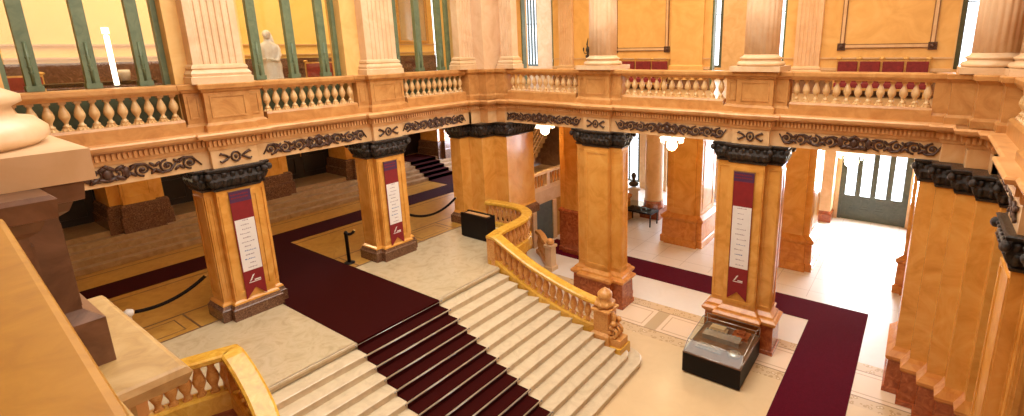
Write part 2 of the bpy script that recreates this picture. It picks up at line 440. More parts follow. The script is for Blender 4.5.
def block_mesh():
    m = MB(); zc = 6.19
    P = [(.09*math.cos(2*PI*i/16), -.025, zc+.11*math.sin(2*PI*i/16)) for i in range(17)]
    m.tube(P, .022, 5, up=Vector((0, 1, 0))); m.ball((0, -.03, zc), (.04, .03, .05), 8, 5)
    for s in (-1, 1):
        for t in (-1, 1):
            m.tube([(s*.13, -.025, zc), (s*.20, -.03, zc+t*.05), (s*.30, -.03, zc+t*.10), (s*.33, -.025, zc+t*.06)], [.02, .028, .03, .014], 5, up=Vector((0, 1, 0)))
        m.ball((s*.15, -.03, zc), (.035, .03, .03), 6, 4)
    return m
def place_orn(k, c, L):
    if L: m = scroll_mesh(L)
    else: m = block_mesh()
    o = m.build('scroll_ornament' if L else 'rosette_ornament', 'scroll', ENT[k])
    pr = 0 if L else .12
    if k == 'B': o.location = (c, -pr, 0)
    if k == 'A': o.location = (pr, c, 0); o.rotation_euler.z = PI/2
    if k == 'C': o.location = (W-pr, c, 0); o.rotation_euler.z = -PI/2
    return o
for c, L in ((2.38,3.3), (7.1,3.35), (11.9,3.3), (4.72,0), (9.5,0)): place_orn('B', c, L)
for c, L in ((-2.5,2.5), (-6.45,2.7), (-10.75,3.1), (-8.5,0), (-4.4,0)): place_orn('A', c, L)
for c, L in ((-2.5,2.5), (-6.45,2.7), (-4.4,0)): place_orn('C', c, L)

# ------------------------------------------------------------ piers
def leaf_band(m, pts, z0, z1, out):
    """two rows of curled leaves round a rectilinear outline"""
    n = len(pts); H = z1-z0
    for row, (zc, d, lh) in enumerate(((z0+H*.28, .075, H*.24), (z0+H*.66, .085, H*.24))):
        q = offp(pts, d)
        for i in range(n):
            a, b = Vector(q[i]), Vector(q[(i+1) % n]); L = (b-a).length
            if L < .08: continue
            t = (b-a)/L; nv = Vector((t.y, -t.x)); k = max(1, round(L/.17)); st = L/k
            for j in range(k):
                p = a+t*st*(j+.5+(.0 if row else .0)); ang = math.atan2(nv.y, nv.x)
                R = Matrix.Rotation(ang, 3, 'Z') @ Matrix.Rotation(.45, 3, 'Y')
                m.ball((p.x, p.y, zc), (.03, st*.36, lh), 6, 5, R)
                m.ball((p.x+nv.x*.03, p.y+nv.y*.03, zc+lh*.75), (.035, st*.30, .028), 6, 4, R)
    q = offp(pts, .13)
    for i in range(n):
        p0, p, p1 = Vector(q[i-1]), Vector(q[i]), Vector(q[(i+1) % n])
        cr = (p-p0).x*(p1-p).y-(p-p0).y*(p1-p).x
        if cr > 0: m.ball((p.x, p.y, z1-.10), (.075, .075, .085), 8, 6)
def capital(root, pts, z0=5.44, z1=ZS):
    m = MB(); m.loft(pts, [(z0,.03), (z0+.05,.05), (z0+.06,.01), (z0+.14,.07), (z0+.25,.11), (z0+.34,.09), (z1-.10,.05), (z1-.075,.13), (z1-.02,.15), (z1,.12)])
    cp = m.build('capital', 'capital', root)
    l = MB(); leaf_band(l, pts, z0+.04, z1-.06, .1); l.build('acanthus_leaves', 'capital', cp)
def frame_on(m, axis, a0, a1, z0, z1, p, w=.06, t=.022):
    """raised panel border on a face; axis 'x': face spans x a0..a1 at y=p facing -y ; 'y': face spans y at x=p facing +x (t signed outward)"""
    for u0, u1, v0, v1 in ((a0,a0+w,z0,z1), (a1-w,a1,z0,z1), (a0+w,a1-w,z0,z0+w), (a0+w,a1-w,z1-w,z1)):
        if axis == 'x': m.box(u0, u1, p-t, p+.01, v0, v1)
        else: m.box(min(p-.01,p+t), max(p-.01,p+t), u0, u1, v0, v1)
def cruci(p, w, d1, b, d2): return [(-p,-.10), (p,-.10), (p,.08), (w,.08), (w,d1), (b,d1), (b,d2), (-b,d2), (-b,d1), (-w,d1), (-w,.08), (-p,.08)]
PILT = cruci(.46, .84, .52, .56, .98)
PILL = cruci(.46, .64, .70, .46, .82)
def pier(label, loc, rz, tall, group=None, cap=True):
    ww, dd = (.84, .52) if tall else (.64, .70)
    r = empty('pier', label, 'pillar', loc, rz, group); z0 = loc[2]
    def Z(z): return z-z0
    pl = PILT if tall else PILL
    if tall:   # red plinth, orange moulded base
        MB().loft(pl, [(0,.18), (.12,.18), (.13,.15), (.86,.13)]).build('plinth', 'red', r)
        MB().loft(pl, [(.86,.15), (.93,.21), (1.0,.22), (1.06,.16), (1.08,.12), (1.13,.10), (1.18,.04), (1.22,0)]).build('moulded_base', 'orange', r)
        zs = 1.22
    else:
        MB().loft(pl, [(0,.11), (.28,.11), (.30,.09), (.36,.06), (.38,.05)]).build('plinth', 'mottled', r)
        MB().loft(pl, [(.38,.06), (.42,.05), (.46,.0)]).build('moulded_base', 'amber', r); zs = .46
    m = MB().loft(pl, [(zs,0), (Z(5.44),0)])
    for a, b, p in ((-.43,.43,-.10), (.50,ww-.03,.08), (-ww+.03,-.50,.08)): frame_on(m, 'x', a, b, zs+.12, Z(5.32), p, .09 if b-a > .5 else .035)
    frame_on(m, 'y', .12, dd-.04, zs+.12, Z(5.32), ww, .07); frame_on(m, 'y', .12, dd-.04, zs+.12, Z(5.32), -ww, .07, -.022)
    m.build('shaft', 'shaft', r)
    if cap: capital(r, pl, Z(5.44), Z(ZS))
    return r
B = {}
B['c4'] = pier('tall amber marble pillar with red plinth behind the carved newel of the stair balustrade', (4.70,0,0), 0, True)
B['c5'] = pier('tall amber marble pillar hung with a banner behind the glass display case', (9.47,0,0), 0, True)
B['p1'] = pier('amber marble pillar on the landing with a banner, left of the wide carpet', (0,-8.56,ZL), PI/2, False)
B['p2'] = pier('amber marble pillar on the landing with a banner, right of the wide carpet', (0,-4.42,ZL), PI/2, False)
B['r2'] = pier('amber pillar with dark leafy capital cut by the right edge of the photo', (W,-4.4,0), -PI/2, True)

def corner_pier(name_label, mx, my, z0, upto=ZS):
    P3 = [(-.85,1.4), (-.85,-1.2), (-.35,-1.2), (-.35,-.75), (.3,-.75), (.3,-.1), (.9,-.1), (.9,1.4)]
    if mx and not my: P3 = [(W-x, y) for x, y in [(13.28,1.5), (13.28,.1), (13.6,.1), (13.6,-.3), (13.93,-.3), (13.93,-.7), (14.26,-.7), (14.26,-1.1), (14.6,-1.1), (14.6,-1.4), (15.9,-1.4), (15.9,1.5)]][::-1]
    q = [((W-x) if mx else x, (D-y) if my else y) for x, y in P3]
    if mx != my: q = q[::-1]
    return q
def build_corner(label, mx, my, lowz, tall=True):
    q = corner_pier('', mx, my, 0)
    r = empty('corner_pier', label, 'pillar', (q[0][0], q[0][1], lowz))
    q = [(x-q[0][0], y-q[0][1]) for x, y in q]; z0 = lowz
    if tall:
        MB().loft(q, [(0,.16), (.12,.16), (.13,.12), (.86,.10)]).build('plinth', 'red', r)
        MB().loft(q, [(.86,.10), (.93,.16), (1.0,.17), (1.06,.12), (1.13,.06), (1.22,0)]).build('moulded_base', 'orange', r); zs = 1.22
    else:
        MB().loft(q, [(0,.12), (.28,.12), (.30,.09), (.38,.04)]).build('plinth', 'mottled', r)
        MB().loft(q, [(.38,.04), (.46,0)]).build('moulded_base', 'amber', r); zs = .46
    MB().loft(q, [(zs,0), (5.44-z0,0)]).build('shaft', 'shaft', r)
    capital(r, q, 5.44-z0, ZS-z0); return r
build_corner('stepped amber marble corner pillar where the two arcades meet, beside the black box', False, False, ZL, False)
build_corner('stepped amber marble corner pillar with red plinth at the right end of the door arcade', True, False, 0)
build_corner('stepped corner pillar behind the left foreground', False, True, ZL, False)

# second row of piers: door side
def back_pier(label, loc, rz, h, group):
    r = empty('pier', label, 'pillar', loc, rz, group); w, d = .78, 1.7
    pl = [(-.55,-.12), (.55,-.12), (.55,0), (w,0), (w,d), (-w,d), (-w,0), (-.55,0)]
    MB().loft(pl, [(0,.20), (.30,.20), (.32,.15), (1.10,.13)]).build('plinth', 'orange', r)
    MB().loft(pl, [(1.10,.15), (1.18,.2), (1.26,.2), (1.32,.12), (1.40,0)]).build('moulded_base', 'orange', r)
    m = MB().loft(pl, [(1.40,0), (h,0)])
    frame_on(m, 'x', -.5, .5, 1.55, h-.3, -.12, .09); frame_on(m, 'y', .2, d-.2, 1.55, h-.3, w, .09)
    m.build('shaft', 'shaft', r); return r
back_pier('amber pillar with orange base in the corridor, between the globe lamp and the small table', (5.05,6.5,0), 0, 6.42, None)
back_pier('amber pillar with orange base just left of the bright corridor floor', (9.4,6.5,0), 0, 6.42, None)
back_pier('amber pillar with dark red base on the right side of the bright corridor floor', (14.0,6.3,0), 0, 6.42, None)
back_pier('amber pillar at the far end of the corridor beside the mezzanine parapet', (.55,6.5,0), 0, 6.42, None)

# second row behind the landing platform, standing on the upper steps
for y, lab in ((-8.5, 'shadowed amber pillar with dark red base on the upper steps, leftmost'), (-4.35, 'shadowed amber pillar on the upper steps between the two dark doorways, past the left banner'),
               (-.35, 'shadowed amber pillar on the upper steps half hidden behind the second banner pillar'), (4.9, 'shadowed amber pillar on the upper steps at the far end')):
    r = empty('pier', lab, 'pillar', (-7.82, y, ZL+.64), PI/2)
    pl = [(-.42,-.1), (.42,-.1), (.42,.1), (.72,.1), (.72,1.5), (-.72,1.5), (-.72,.1), (-.42,.1)]
    MB().loft(pl, [(0,.14), (.50,.14), (.54,.10), (.85,.09), (.92,.04)]).build('plinth', 'mottled', r)
    m = MB().loft(pl, [(.92,0), (6.42-ZL-.64,0)]); frame_on(m, 'x', -.36, .36, 1.1, 3.4, -.1, .06); m.build('shaft', 'amber', r)

# steps behind the platform and dark doors
st = empty('upper_steps', 'low flight of brown marble steps rising behind the left arcade', 'steps', (-6.6,-5,ZL))
for i in range(5):
    x = -.32*i; MB().box(-3.0, x, -12, 11.3, .16*i+(-.01 if i else 0), .16*(i+1)).build('step', 'upperstep', st, bevel=.012)
for i, y in enumerate((-10.6, -6.45, -2.35, 1.7)):
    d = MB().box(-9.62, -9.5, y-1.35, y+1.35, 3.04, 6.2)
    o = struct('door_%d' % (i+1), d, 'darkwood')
    p = MB()
    for s in (-1, 1):
        for z0, z1 in ((3.2,4.0), (4.15,5.9)): frame_on(p, 'y', y+s*.68-.52, y+s*.68+.52, z0, z1, -9.5, .08, .03)
    p.build('door_panel_moulding', 'darkwood', o)
    MB().box(-9.5, -9.46, y+.06, y+.10, 4.0, 4.3).build('door_handle', 'gold', o)
    f = MB(); f.box(-9.6,-9.42,y-1.5,y-1.35,3.04,6.35).box(-9.6,-9.42,y+1.35,y+1.5,3.04,6.35).box(-9.6,-9.42,y-1.35,y+1.35,6.2,6.35)
    f.build('door_frame', 'darkwood', o)

# ------------------------------------------------------------ banners
def banner(label, loc, rz, z1, z0, w=.46):
    r = empty('banner', label, 'banner', loc, rz); H = z1-z0; hw = w/2
    m = MB(); t = .012
    out = [(-hw,H-.27), (-hw,0), (0,.24), (hw,0), (hw,H-.27)]
    n = 5; vs = [(x, y, z) for y in (-t, 0) for x, z in out]
    fs = [(0,1,2), (0,2,4), (2,3,4), (7,6,5), (9,7,5), (9,8,7)]+[(i, (i+1) % n, n+(i+1) % n, n+i) for i in range(n)]
    m.add(vs, fs); m.build('red_cloth', 'bannerred', r)
    o = MB().box(-hw, hw, -t, 0, H-.27, H).build('purple_header', 'bannerblue', r)
    b = MB()
    random.seed(3)
    for zz in (H-.10, H-.18):
        x = -hw+.03
        while x < hw-.08:
            l = random.uniform(.03,.06); b.box(x, x+l, -t-.002, -t, zz, zz+.03); x += l+.014
    b.build('header_print', 'bannerred', o)
    pz0, pz1 = H*.26, H*.74
    p = MB().box(-hw+.02, hw-.015, -t-.004, -t, pz0, pz1).build('white_panel', 'paper', r)
    k = MB(); kb = MB(); rows = 12
    for i in range(rows):
        z = pz0+(pz1-pz0)*(i+.6)/rows; L = random.uniform(.06,.14); c = random.uniform(-.04,.04); tgt = kb if i in (2, 4) else k
        x = c-L
        while x < c+L-.02:
            l = random.uniform(.015,.045); tgt.box(x, min(x+l, c+L), -t-.0065, -t-.004, z, z+random.uniform(.012,.03)); x += l+.012
    k.build('print_line', 'ink', p); kb.build('blue_print', 'inkblue', p)
    lg = MB(); zz = H*.155
    for j in range(4):
        P = [(-.10+.02*j+.07*(1-math.cos(a)), -t-.003, zz-.005+.035*j+.06*math.sin(a)) for a in (0, .35, .7, 1.05, 1.4)]
        lg.tube(P, [.004, .011, .013, .011, .004], 4, up=Vector((0, 1, 0)))
    lg.box(-.13, .14, -t-.003, -t, zz-.035, zz-.015)
    lg.box(.0, .14, -t-.003, -t, zz+.0, zz+.03)
    lg.build('white_emblem', 'paper', r)
    MB().tube([(-hw-.02, -.006, H), (hw+.02, -.006, H)], .012, 6).build('hanging_rod', 'mould', r)
banner('red swallowtail banner with a white printed panel on the pillar left of the carpet', (.135,-8.56,2.68), PI/2, 5.38, 2.68)
banner('red swallowtail banner with a white printed panel on the pillar right of the carpet', (.135,-4.46,2.64), PI/2, 5.30, 2.64)
banner('red swallowtail banner, the longest, on the pillar behind the display case', (9.42,-.135,1.47), 0, 5.21, 1.47, .54)

# ------------------------------------------------------------ pedestals, balustrades and upper order
PED = [(-.46,-.10), (.46,-.10), (.46,.06), (.78,.06), (.78,.5), (-.78,.5), (-.78,.06), (-.46,.06)]
def pedestal(label, loc, rz, mat='ped', bh=.14):
    r = empty('pedestal', label, 'pedestal', loc, rz)
    H = ZR-ZC
    m = MB().loft(PED, [(0,.07 if bh > .2 else .06), (bh,.07 if bh > .2 else .06), (bh+.04,.02), (bh+.06,0), (H-.20,0)])
    for a, b, p in ((-.36,.36,-.10), (.52,.72,.06), (-.72,-.52,.06)): frame_on(m, 'x', a, b, .30, H-.26, p, .035, .018)
    frame_on(m, 'y', .12, .44, .30, H-.26, .78, .035, .018); m.build('pedestal_body', mat, r)
    MB().loft(PED, [(H-.20,0), (H-.17,.04), (H-.12,.06), (H-.11,.10), (H-.02,.11), (H,.09)]).build('cap_moulding', mat, r)
    return r
PEDS = [('pedestal with recessed panels in the long gallery railing, under the left fluted column', (4.72,0,ZC), 0),
        ('pedestal with recessed panels in the long gallery railing, under the right fluted column', (9.53,0,ZC), 0),
        ('pedestal in the gallery railing above the left banner pillar', (0,-8.45,ZC), PI/2),
        ('pedestal in the gallery railing above the right banner pillar', (0,-4.35,ZC), PI/2),
        ('pedestal in the gallery railing at the right edge', (W,-4.4,ZC), -PI/2)]
for l, lo, rz in PEDS: pedestal(l, lo, rz)
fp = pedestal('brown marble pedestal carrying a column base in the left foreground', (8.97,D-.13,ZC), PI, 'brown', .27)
# corner pedestals
def corner_ped(label, mx, my):
    q = [(-.5,-1.0), (.10,-1.0), (.10,-.55), (.48,-.55), (.48,-.10), (.90,-.10), (.90,.5), (-.5,.5)]
    if mx: q = [(-.5,-1.0), (.10,-1.0), (.10,-.55), (.48,-.55), (.48,-.10), (.90,-.10), (.90,.06), (1.19,.06), (1.19,.5), (-.5,.5)]
    q = [((W-x) if mx else x, (D-y) if my else y) for x, y in q]
    if mx != my: q = q[::-1]
    r = empty('corner_pedestal', label, 'pedestal', (q[0][0], q[0][1], ZC)); q = [(x-r.location.x, y-r.location.y) for x, y in q]; H = ZR-ZC
    MB().loft(q, [(0,.05), (.14,.05), (.2,0), (H-.20,0)]).build('pedestal_body', 'ped', r)
    MB().loft(q, [(H-.20,0), (H-.12,.05), (H-.11,.09), (H-.02,.1), (H,.08)]).build('cap_moulding', 'ped', r)
corner_ped('stepped corner pedestal of the gallery railing where both railings meet', False, False)
corner_ped('stepped corner pedestal of the gallery railing at the far right', True, False)
corner_ped('stepped corner pedestal of the gallery railing at the near left', False, True)

bprof = [(.034,.0), (.062,.02), (.062,.05), (.036,.07), (.030,.10), (.046,.14), (.080,.20), (.086,.25), (.070,.32), (.042,.39), (.032,.43), (.044,.45), (.044,.47)]
BAL = None
def balustrade(label, loc, rz, L, n):
    """local: runs along +x from 0..L, front at y=0 facing -y"""
    global BAL
    r = empty('balustrade', label, 'balustrade', loc, rz)
    MB().sweep([(0,0,0), (L,0,0)], [(-.36,0), (.0,0), (.0,.26), (-.02,.30), (-.30,.30), (-.36,.26)][::-1] if False else [(.0,.0), (.36,.0), (.36,.26), (.33,.31), (.04,.31), (.0,.26)]).build('plinth_course', 'ped', r)
    MB().sweep([(0,0,.86), (L,0,.86)], [(.05,0), (.31,0), (.34,.05), (.36,.06), (.38,.10), (.38,.17), (.35,.20), (.01,.20), (-.02,.17), (-.02,.10), (0,.06), (.02,.05)]).build('handrail', 'ped', r)
    for i in range(n):
        x = L*(i+.5)/n
        if BAL is None:
            m = MB(); m.box(-.062,.062,-.062,.062,0,.055); m.lathe([(a, z+.045) for a, z in bprof], 0, 0, 12); m.box(-.055,.055,-.055,.055,.505,.55)
            # pointed foot block
            m.add([(.105,0,0), (0,.105,0), (-.105,0,0), (0,-.105,0), (0,0,.15)], [(0,1,4), (1,2,4), (2,3,4), (3,0,4), (3,2,1,0)])
            BAL = m.build('baluster', 'bal', r); BAL.location = (x, .18, .31)
        else:
            c = BAL.copy(); col.objects.link(c); c.parent = r; c.location = (x, .18, .31)
    for e in (0, L):
        MB().box(e-.001 if e else 0, (e+.0) if e else .05, .05, .31, .31, .86).build('end_block', 'ped', r) if False else None
    return r
y0 = .0
balustrade('bay of gallery balustrade between the corner and the left fluted column', (.96,0,ZC), 0, 2.92, 12)
balustrade('bay of gallery balustrade between the two fluted columns, below the short red bench', (5.56,0,ZC), 0, 3.13, 13)
balustrade('bay of gallery balustrade in front of the long red bench', (10.37,0,ZC), 0, 2.95, 13)
balustrade('leftmost bay of gallery balustrade, in front of the green window with the glowing reflection tube', (0,-11.85,ZC), PI/2, 2.56, 12)
balustrade('bay of gallery balustrade in front of the statue', (0,-7.61,ZC), PI/2, 2.42, 11)
balustrade('bay of gallery balustrade between the right banner pillar and the corner', (0,-3.51,ZC), PI/2, 2.45, 11)
balustrade('bay of gallery balustrade at the right edge of the photo', (W,-1.05,ZC), -PI/2, 2.5, 11)
# the rail the photograph is taken over
r = balustrade('broad yellow stone railing slab in the left foreground', (13.3,D,ZC), PI, 3.1, 10)
for k in kids(r):
    if k.name.startswith(('handrail', 'plinth_course')): bpy.data.objects.remove(k)
rail = MB().box(-3.3, 0, 0, .57, .86, 1.055).build('handrail', 'slab', r, bevel=.02)
rail.location = (3.2, .28, 0); rail.rotation_euler.z = math.radians(-3)
MB().box(0, 3.12, .50, .85, 0, .31).build('plinth_course', 'ped', r)
for k in kids(r):
    if k.name.startswith('baluster'): k.location.y = .66

# upper columns and pilasters
def fluted(a, n=20): return 1-.045*max(0, math.cos(a*n))**.5 if math.cos(a*n) > 0 else 1
def column(label, loc, h=12.4-ZR, mat='pil', rr=.43):
    r = empty('fluted_column', label, 'column', loc)
    q = rr/.43; m = MB().box(-.62*q,.62*q,-.62*q,.62*q,0,.13); m.lathe([(.56*q,.13), (.60*q,.16), (.60*q,.20), (.56*q,.24), (.50*q,.25), (.49*q,.29), (.53*q,.31), (.53*q,.34), (.47*q,.37), (rr+.02,.38), (rr,.42)], 0, 0, 40); m.build('base', 'pale', r)
    MB().lathe([(rr,.42), (rr,h*.35), (rr*.97,h*.6), (rr*.87,h-.5)], 0, 0, 120, True, fluted).build('shaft', mat, r)
    m = MB().lathe([(rr*.87,h-.5), (rr*.95,h-.46), (rr*.9,h-.4), (rr*1.1,h-.2), (rr*1.35,h-.12)], 0, 0, 32); m.box(-.62,.62,-.62,.62,h-.12,h); m.build('capital', 'pale', r)
    return r
def pilaster(label, loc, rz, w=.48, d=.35, h=12.4-ZR, nf=6, mat='pil', parent=None):
    r = empty('fluted_pilaster', label, 'pilaster', loc, rz)
    pl = [(-w-.14,0), (-w-.14,-.02)]; pl = []
    pl += [(-w,-.0)]
    f0, f1 = -w*.78, w*.78; st = (f1-f0)/nf
    pl += [(f0,0)]
    for i in range(nf):
        a = f0+st*i; pl += [(a+st*.18,0), (a+st*.3,.03), (a+st*.7,.03), (a+st*.82,0)]
    pl += [(f1,0), (w,0), (w,d), (-w,d)]
    body = [(-w,0), (w,0), (w,d), (-w,d)]
    MB().loft(body, [(0,.12), (.14,.12), (.16,.09), (.22,.10), (.27,.07), (.30,.04), (.33,.06), (.38,.05), (.42,0)]).build('base', 'pale', r)
    m = MB(); n = len(pl); vs = [(x, y, z) for z in (.42, h-.4) for x, y in pl]
    m.add(vs, [(i, (i+1) % n, n+(i+1) % n, n+i) for i in range(n)]); m.build('shaft', mat, r)
    MB().loft(body, [(h-.4,0), (h-.38,.05), (h-.3,.02), (h-.12,.1), (h,.12)]).build('capital', 'pale', r)
    return r
column('round fluted column on the gallery railing, left of the short red bench', (4.72,.32,ZR))
column('round fluted column on the gallery railing, right of centre, by the daylit slit', (9.53,.32,ZR))
column('round fluted column at the right, the left one of the pair near the bright slit', (14.27,.35,ZR), rr=.41)
column('round fluted column cut by the right edge of the photo', (14.98,-.35,ZR), rr=.40)
cb = column('pale column base and shaft cut by the left edge of the photo', (8.95,D-.58,ZR), mat='pale'); cb.scale = (1.08,1.12,1.25)
pilaster('broad fluted pilaster above the left banner pillar', (.02,-8.47,ZR), PI/2, .50, .3)
pilaster('broad fluted pilaster above the right banner pillar', (.02,-4.28,ZR), PI/2, .50, .3)
pilaster('narrow pilaster left of the inner corner', (.02,-.95,ZR), PI/2, .32, .3, nf=4)
pilaster('narrow fluted pilaster right of the inner corner', (.98,.02,ZR), 0, .27, .3, nf=4)
struct('trim_6', MB().box(-.55,.5,-.62,.55,ZR,12.4), 'pil')

# upper wall piers behind the A pilasters and the beam on top
b = MB()
for a, c in ((-9.25,-7.8), (-5.25,-3.75), (-1.15,.4), (-13.4,-11.75)): b.box(-.95,-.28,a,c,ZC,12.4)
struct('wall_gallery_left', b, 'wallup')
struct('trim_7', MB().box(-.95,.25,-13.9,.6,12.4,14).box(-.95,W+.95,-.25,.75,12.41,14).box(W-.25,W+.95,-13.9,-.25,12.4,14).box(.25,W-.25,D-.8,D+.2,12.4,14), 'entab')

# green glazed screens of the A side
def green_window(n, ya, yb, label):
    x0 = -.62
    posts = [ya+.05, ya+.42, (ya+yb)/2, yb-.42, yb-.05]
    root = MB().box(x0-.06, x0+.06, ya, yb, ZC, ZR-.02).box(x0-.05, x0+.05, ya, yb, 12.2, 12.4).build('window_%d' % n, 'green'); tag(root, label, None, None, 'structure')
    for i, y in enumerate(posts):
        w = .10 if i in (1, 2, 3) else .05
        m = MB().box(x0-.07, x0+.07, y-w, y+w, ZR-.02, 12.2)
        if i in (1, 2, 3):
            m.box(x0-.09, x0+.10, y-w-.02, y+w+.02, ZR, ZR+.10); m.tube([(x0+.07, y, ZR+.1), (x0+.07, y, ZR+.9)], .028, 6)
            for zz in (.35, .45, .62): m.ball((x0+.07, y, ZR+zz), (.03, .05, .03), 6, 4)
        m.build('mullion', 'green', root)
    for i in range(4):
        a, c = posts[i]+.07, posts[i+1]-.07
        if c-a > .05: MB().box(x0-.005, x0+.005, a, c, ZR-.02, 12.2).build('pane', 'glass', root)
green_window(1, -11.75, -9.25, 'green framed tall window at the upper left')
green_window(2, -7.8, -5.25, 'green framed tall window in front of the statue')
green_window(3, -3.75, -1.15, 'green framed tall window near the inner corner')

# salon behind the A side windows
struct('wall_salon', MB().box(-8.3,-8,-17,4.5,ZC,14), 'wallroom')
struct('baseboard_salon', MB().box(-8,-7.93,-17,4.5,ZC,8.3), 'dado')
b = MB()
for z in (8.42, 8.8): b.box(-8,-7.92,-17,4.5,z,z+.05)
struct('trim_8', b, 'pale')
struct('wall_salon_end', MB().box(-8,-.95,-17.2,-17,ZC,14), 'wallroom')
# far end: tall window look with mirror frames seen in the third bay
r = empty('picture_frame', 'gilt framed tall mirror on the salon wall seen through the window near the corner', 'mirror', (-7.97,3.2,8.9))
f = MB()
for a, c, z0, z1 in ((-.9,-.78,0,3), (.78,.9,0,3), (-.78,.78,0,.12), (-.78,.78,2.88,3)): f.box(0, .08, a, c, z0, z1)
f.build('frame', 'gold', r); MB().box(0, .03, -.78, .78, .12, 2.88).build('mirror_glass', 'steel', r)

# B side gallery back wall with openings
yb = 6.4
bx = [(-9.6,-3.75,yb,yb+.5,ZC,14), (-1.75,6.0,yb,yb+.5,ZC,14), (8.75,13.75,yb,yb+.5,ZC,14), (14.9,21,yb,yb+.5,ZC,14)]
b = MB()
for q in bx: b.box(*q)
for a, c in ((-3.75,-1.75), (6.0,8.75), (13.75,14.9)): b.box(a, c, yb, yb+.5, 12.2, 14)
struct('wall_gallery_back', b, 'wallup')
b = MB()
for a, c in ((-1.75,6.0), (8.75,13.75)): b.box(a, c, yb-.09, yb, ZC, 7.62)
struct('baseboard_back', b, 'mould')
b = MB()
for a, c in ((-1.75,6.0), (8.75,13.75)): b.box(a, c, yb-.12, yb, 7.62, 7.72); b.box(a, c, yb-.05, yb, 8.02, 8.07)
struct('trim_9', b, 'pale')
for i, (a, c) in enumerate(((1.62,4.2), (10.55,13.25))):
    p = MB()
    z0, z1 = 8.36, 12.0
    def fr4(m, e, w, t):
        for q in ((a+e,a+e+w,z0+e,z1-e), (c-e-w,c-e,z0+e,z1-e), (a+e+w,c-e-w,z0+e,z0+e+w), (a+e+w,c-e-w,z1-e-w,z1-e)): m.box(q[0], q[1], yb-t, yb, q[2], q[3])
    fr4(p, 0, .03, .05); fr4(p, .12, .03, .04)
    pm = MB(); fr4(pm, .031, .088, .06)
    o = struct('trim_%d' % (10+i), p, 'mould'); pm.build('pale_moulding', 'pale', o)
    q = MB()
    for sx in (a+.06, c-.06): q.box(sx-.12, sx+.12, yb-.07, yb, z0-.06, z0+.18); q.ball((sx, yb-.08, z0+.06), (.07,.04,.07), 8, 5)
    q.build('corner_block', 'scroll', o)
for lab, x, w in (('wide fluted pilaster on the gallery back wall between the daylit opening and the large panel', 9.55, .42), ('plain pilaster on the gallery back wall left of the left fluted column', -.95, .38)):
    pilaster(lab, (x, yb-.14, 7.35), 0, w, .14, h=4.9, nf=5)
for a, c in ((4.35,5.7),): MB().loft([(a,yb-.12), (c,yb-.12), (c,yb), (a,yb)], [(7.2,.06), (7.75,.06), (7.8,0), (12.2,0)]).build('flat_pilaster', 'wallup')
tag(bpy.data.objects['flat_pilaster'], 'plain flat pilaster on the gallery back wall right of the short red bench', 'pilaster')

# gallery doors (green frames) in the openings
def gallery_door(n, a, c, label):
    root = MB().box(a, a+.07, yb+.02, yb+.3, ZC, 12.2).box(c-.07, c, yb+.02, yb+.3, ZC, 12.2).box(a+.07, c-.07, yb+.02, yb+.3, 12.0, 12.2).build('door_%d' % n, 'green')
    tag(root, label, None, None, 'structure')
    if n == 6:
        lf = MB().box(0, .85, -.03, .03, ZC, 12.0).build('door_leaf', 'wallroom', root); lf.location = (c-.09, yb+.2, 0); lf.rotation_euler.z = math.radians(132)
        fr = MB()
        for x0, x1, z0, z1 in ((0,.07,ZC,12), (.78,.85,ZC,12), (.07,.78,ZC,ZC+.3), (.07,.78,7.9,8.0)): fr.box(x0, x1, -.045, .045, z0, z1)
        fr.build('leaf_frame', 'green', lf)
gallery_door(5, 6.0, 8.75, 'green framed opening behind the right fluted column')
gallery_door(6, -3.75, -1.75, 'green framed opening near the inner corner')

# benches
def bench(label, x0, L, n, loc=None, rz=0):
    r = empty('bench', label, 'bench', loc or (x0, 5.55, ZC), rz)
    MB().box(.03, L-.03, .03, .62, .30, .46).build('seat_cushion', 'velvet', r, bevel=.03)
    fr = MB().box(0, L, 0, .66, .22, .30)
    for i in range(n+1):
        x = L*i/n; fr.box(max(0,x-.03), min(L,x+.03), .66, .72, .22, 1.20); fr.ball((min(max(x,.04),L-.04), .68, 1.23), (.10,.04,.05), 8, 5)
    fr.box(0, L, .65, .72, 1.14, 1.19); fr.build('frame', 'gold', r)
    for i in range(n): MB().box(L*i/n+.035, L*(i+1)/n-.035, .60, .66, .44, 1.14).build('back_cushion', 'velvet', r, bevel=.02)
    for x in (.04, L-.10):
        MB().box(x, x+.06, .04, .10, 0, .22).build('leg', 'gold', r); MB().box(x, x+.06, .58, .64, 0, .22).build('leg', 'gold', r)
    for x in (0, L-.06): MB().box(x, x+.06, .05, .65, .50, .58).box(x, x+.06, .05, .11, .30, .5).build('armrest', 'gold', r)
bench('short red velvet bench against the gallery wall between the fluted columns', 2.0, 2.3, 3)
bench('long red velvet bench in four sections below the large wall panel at the right', 10.55, 2.65, 4)
bench('red velvet bench inside the salon to the right of the statue', 0, 2.4, 3, (-6.2,-2.9,ZC+.15), PI/2*0+PI/2)
bench('red velvet bench in the salon at the far upper left', 0, 1.6, 2, (-7.0,-11.6,ZC), PI/2)

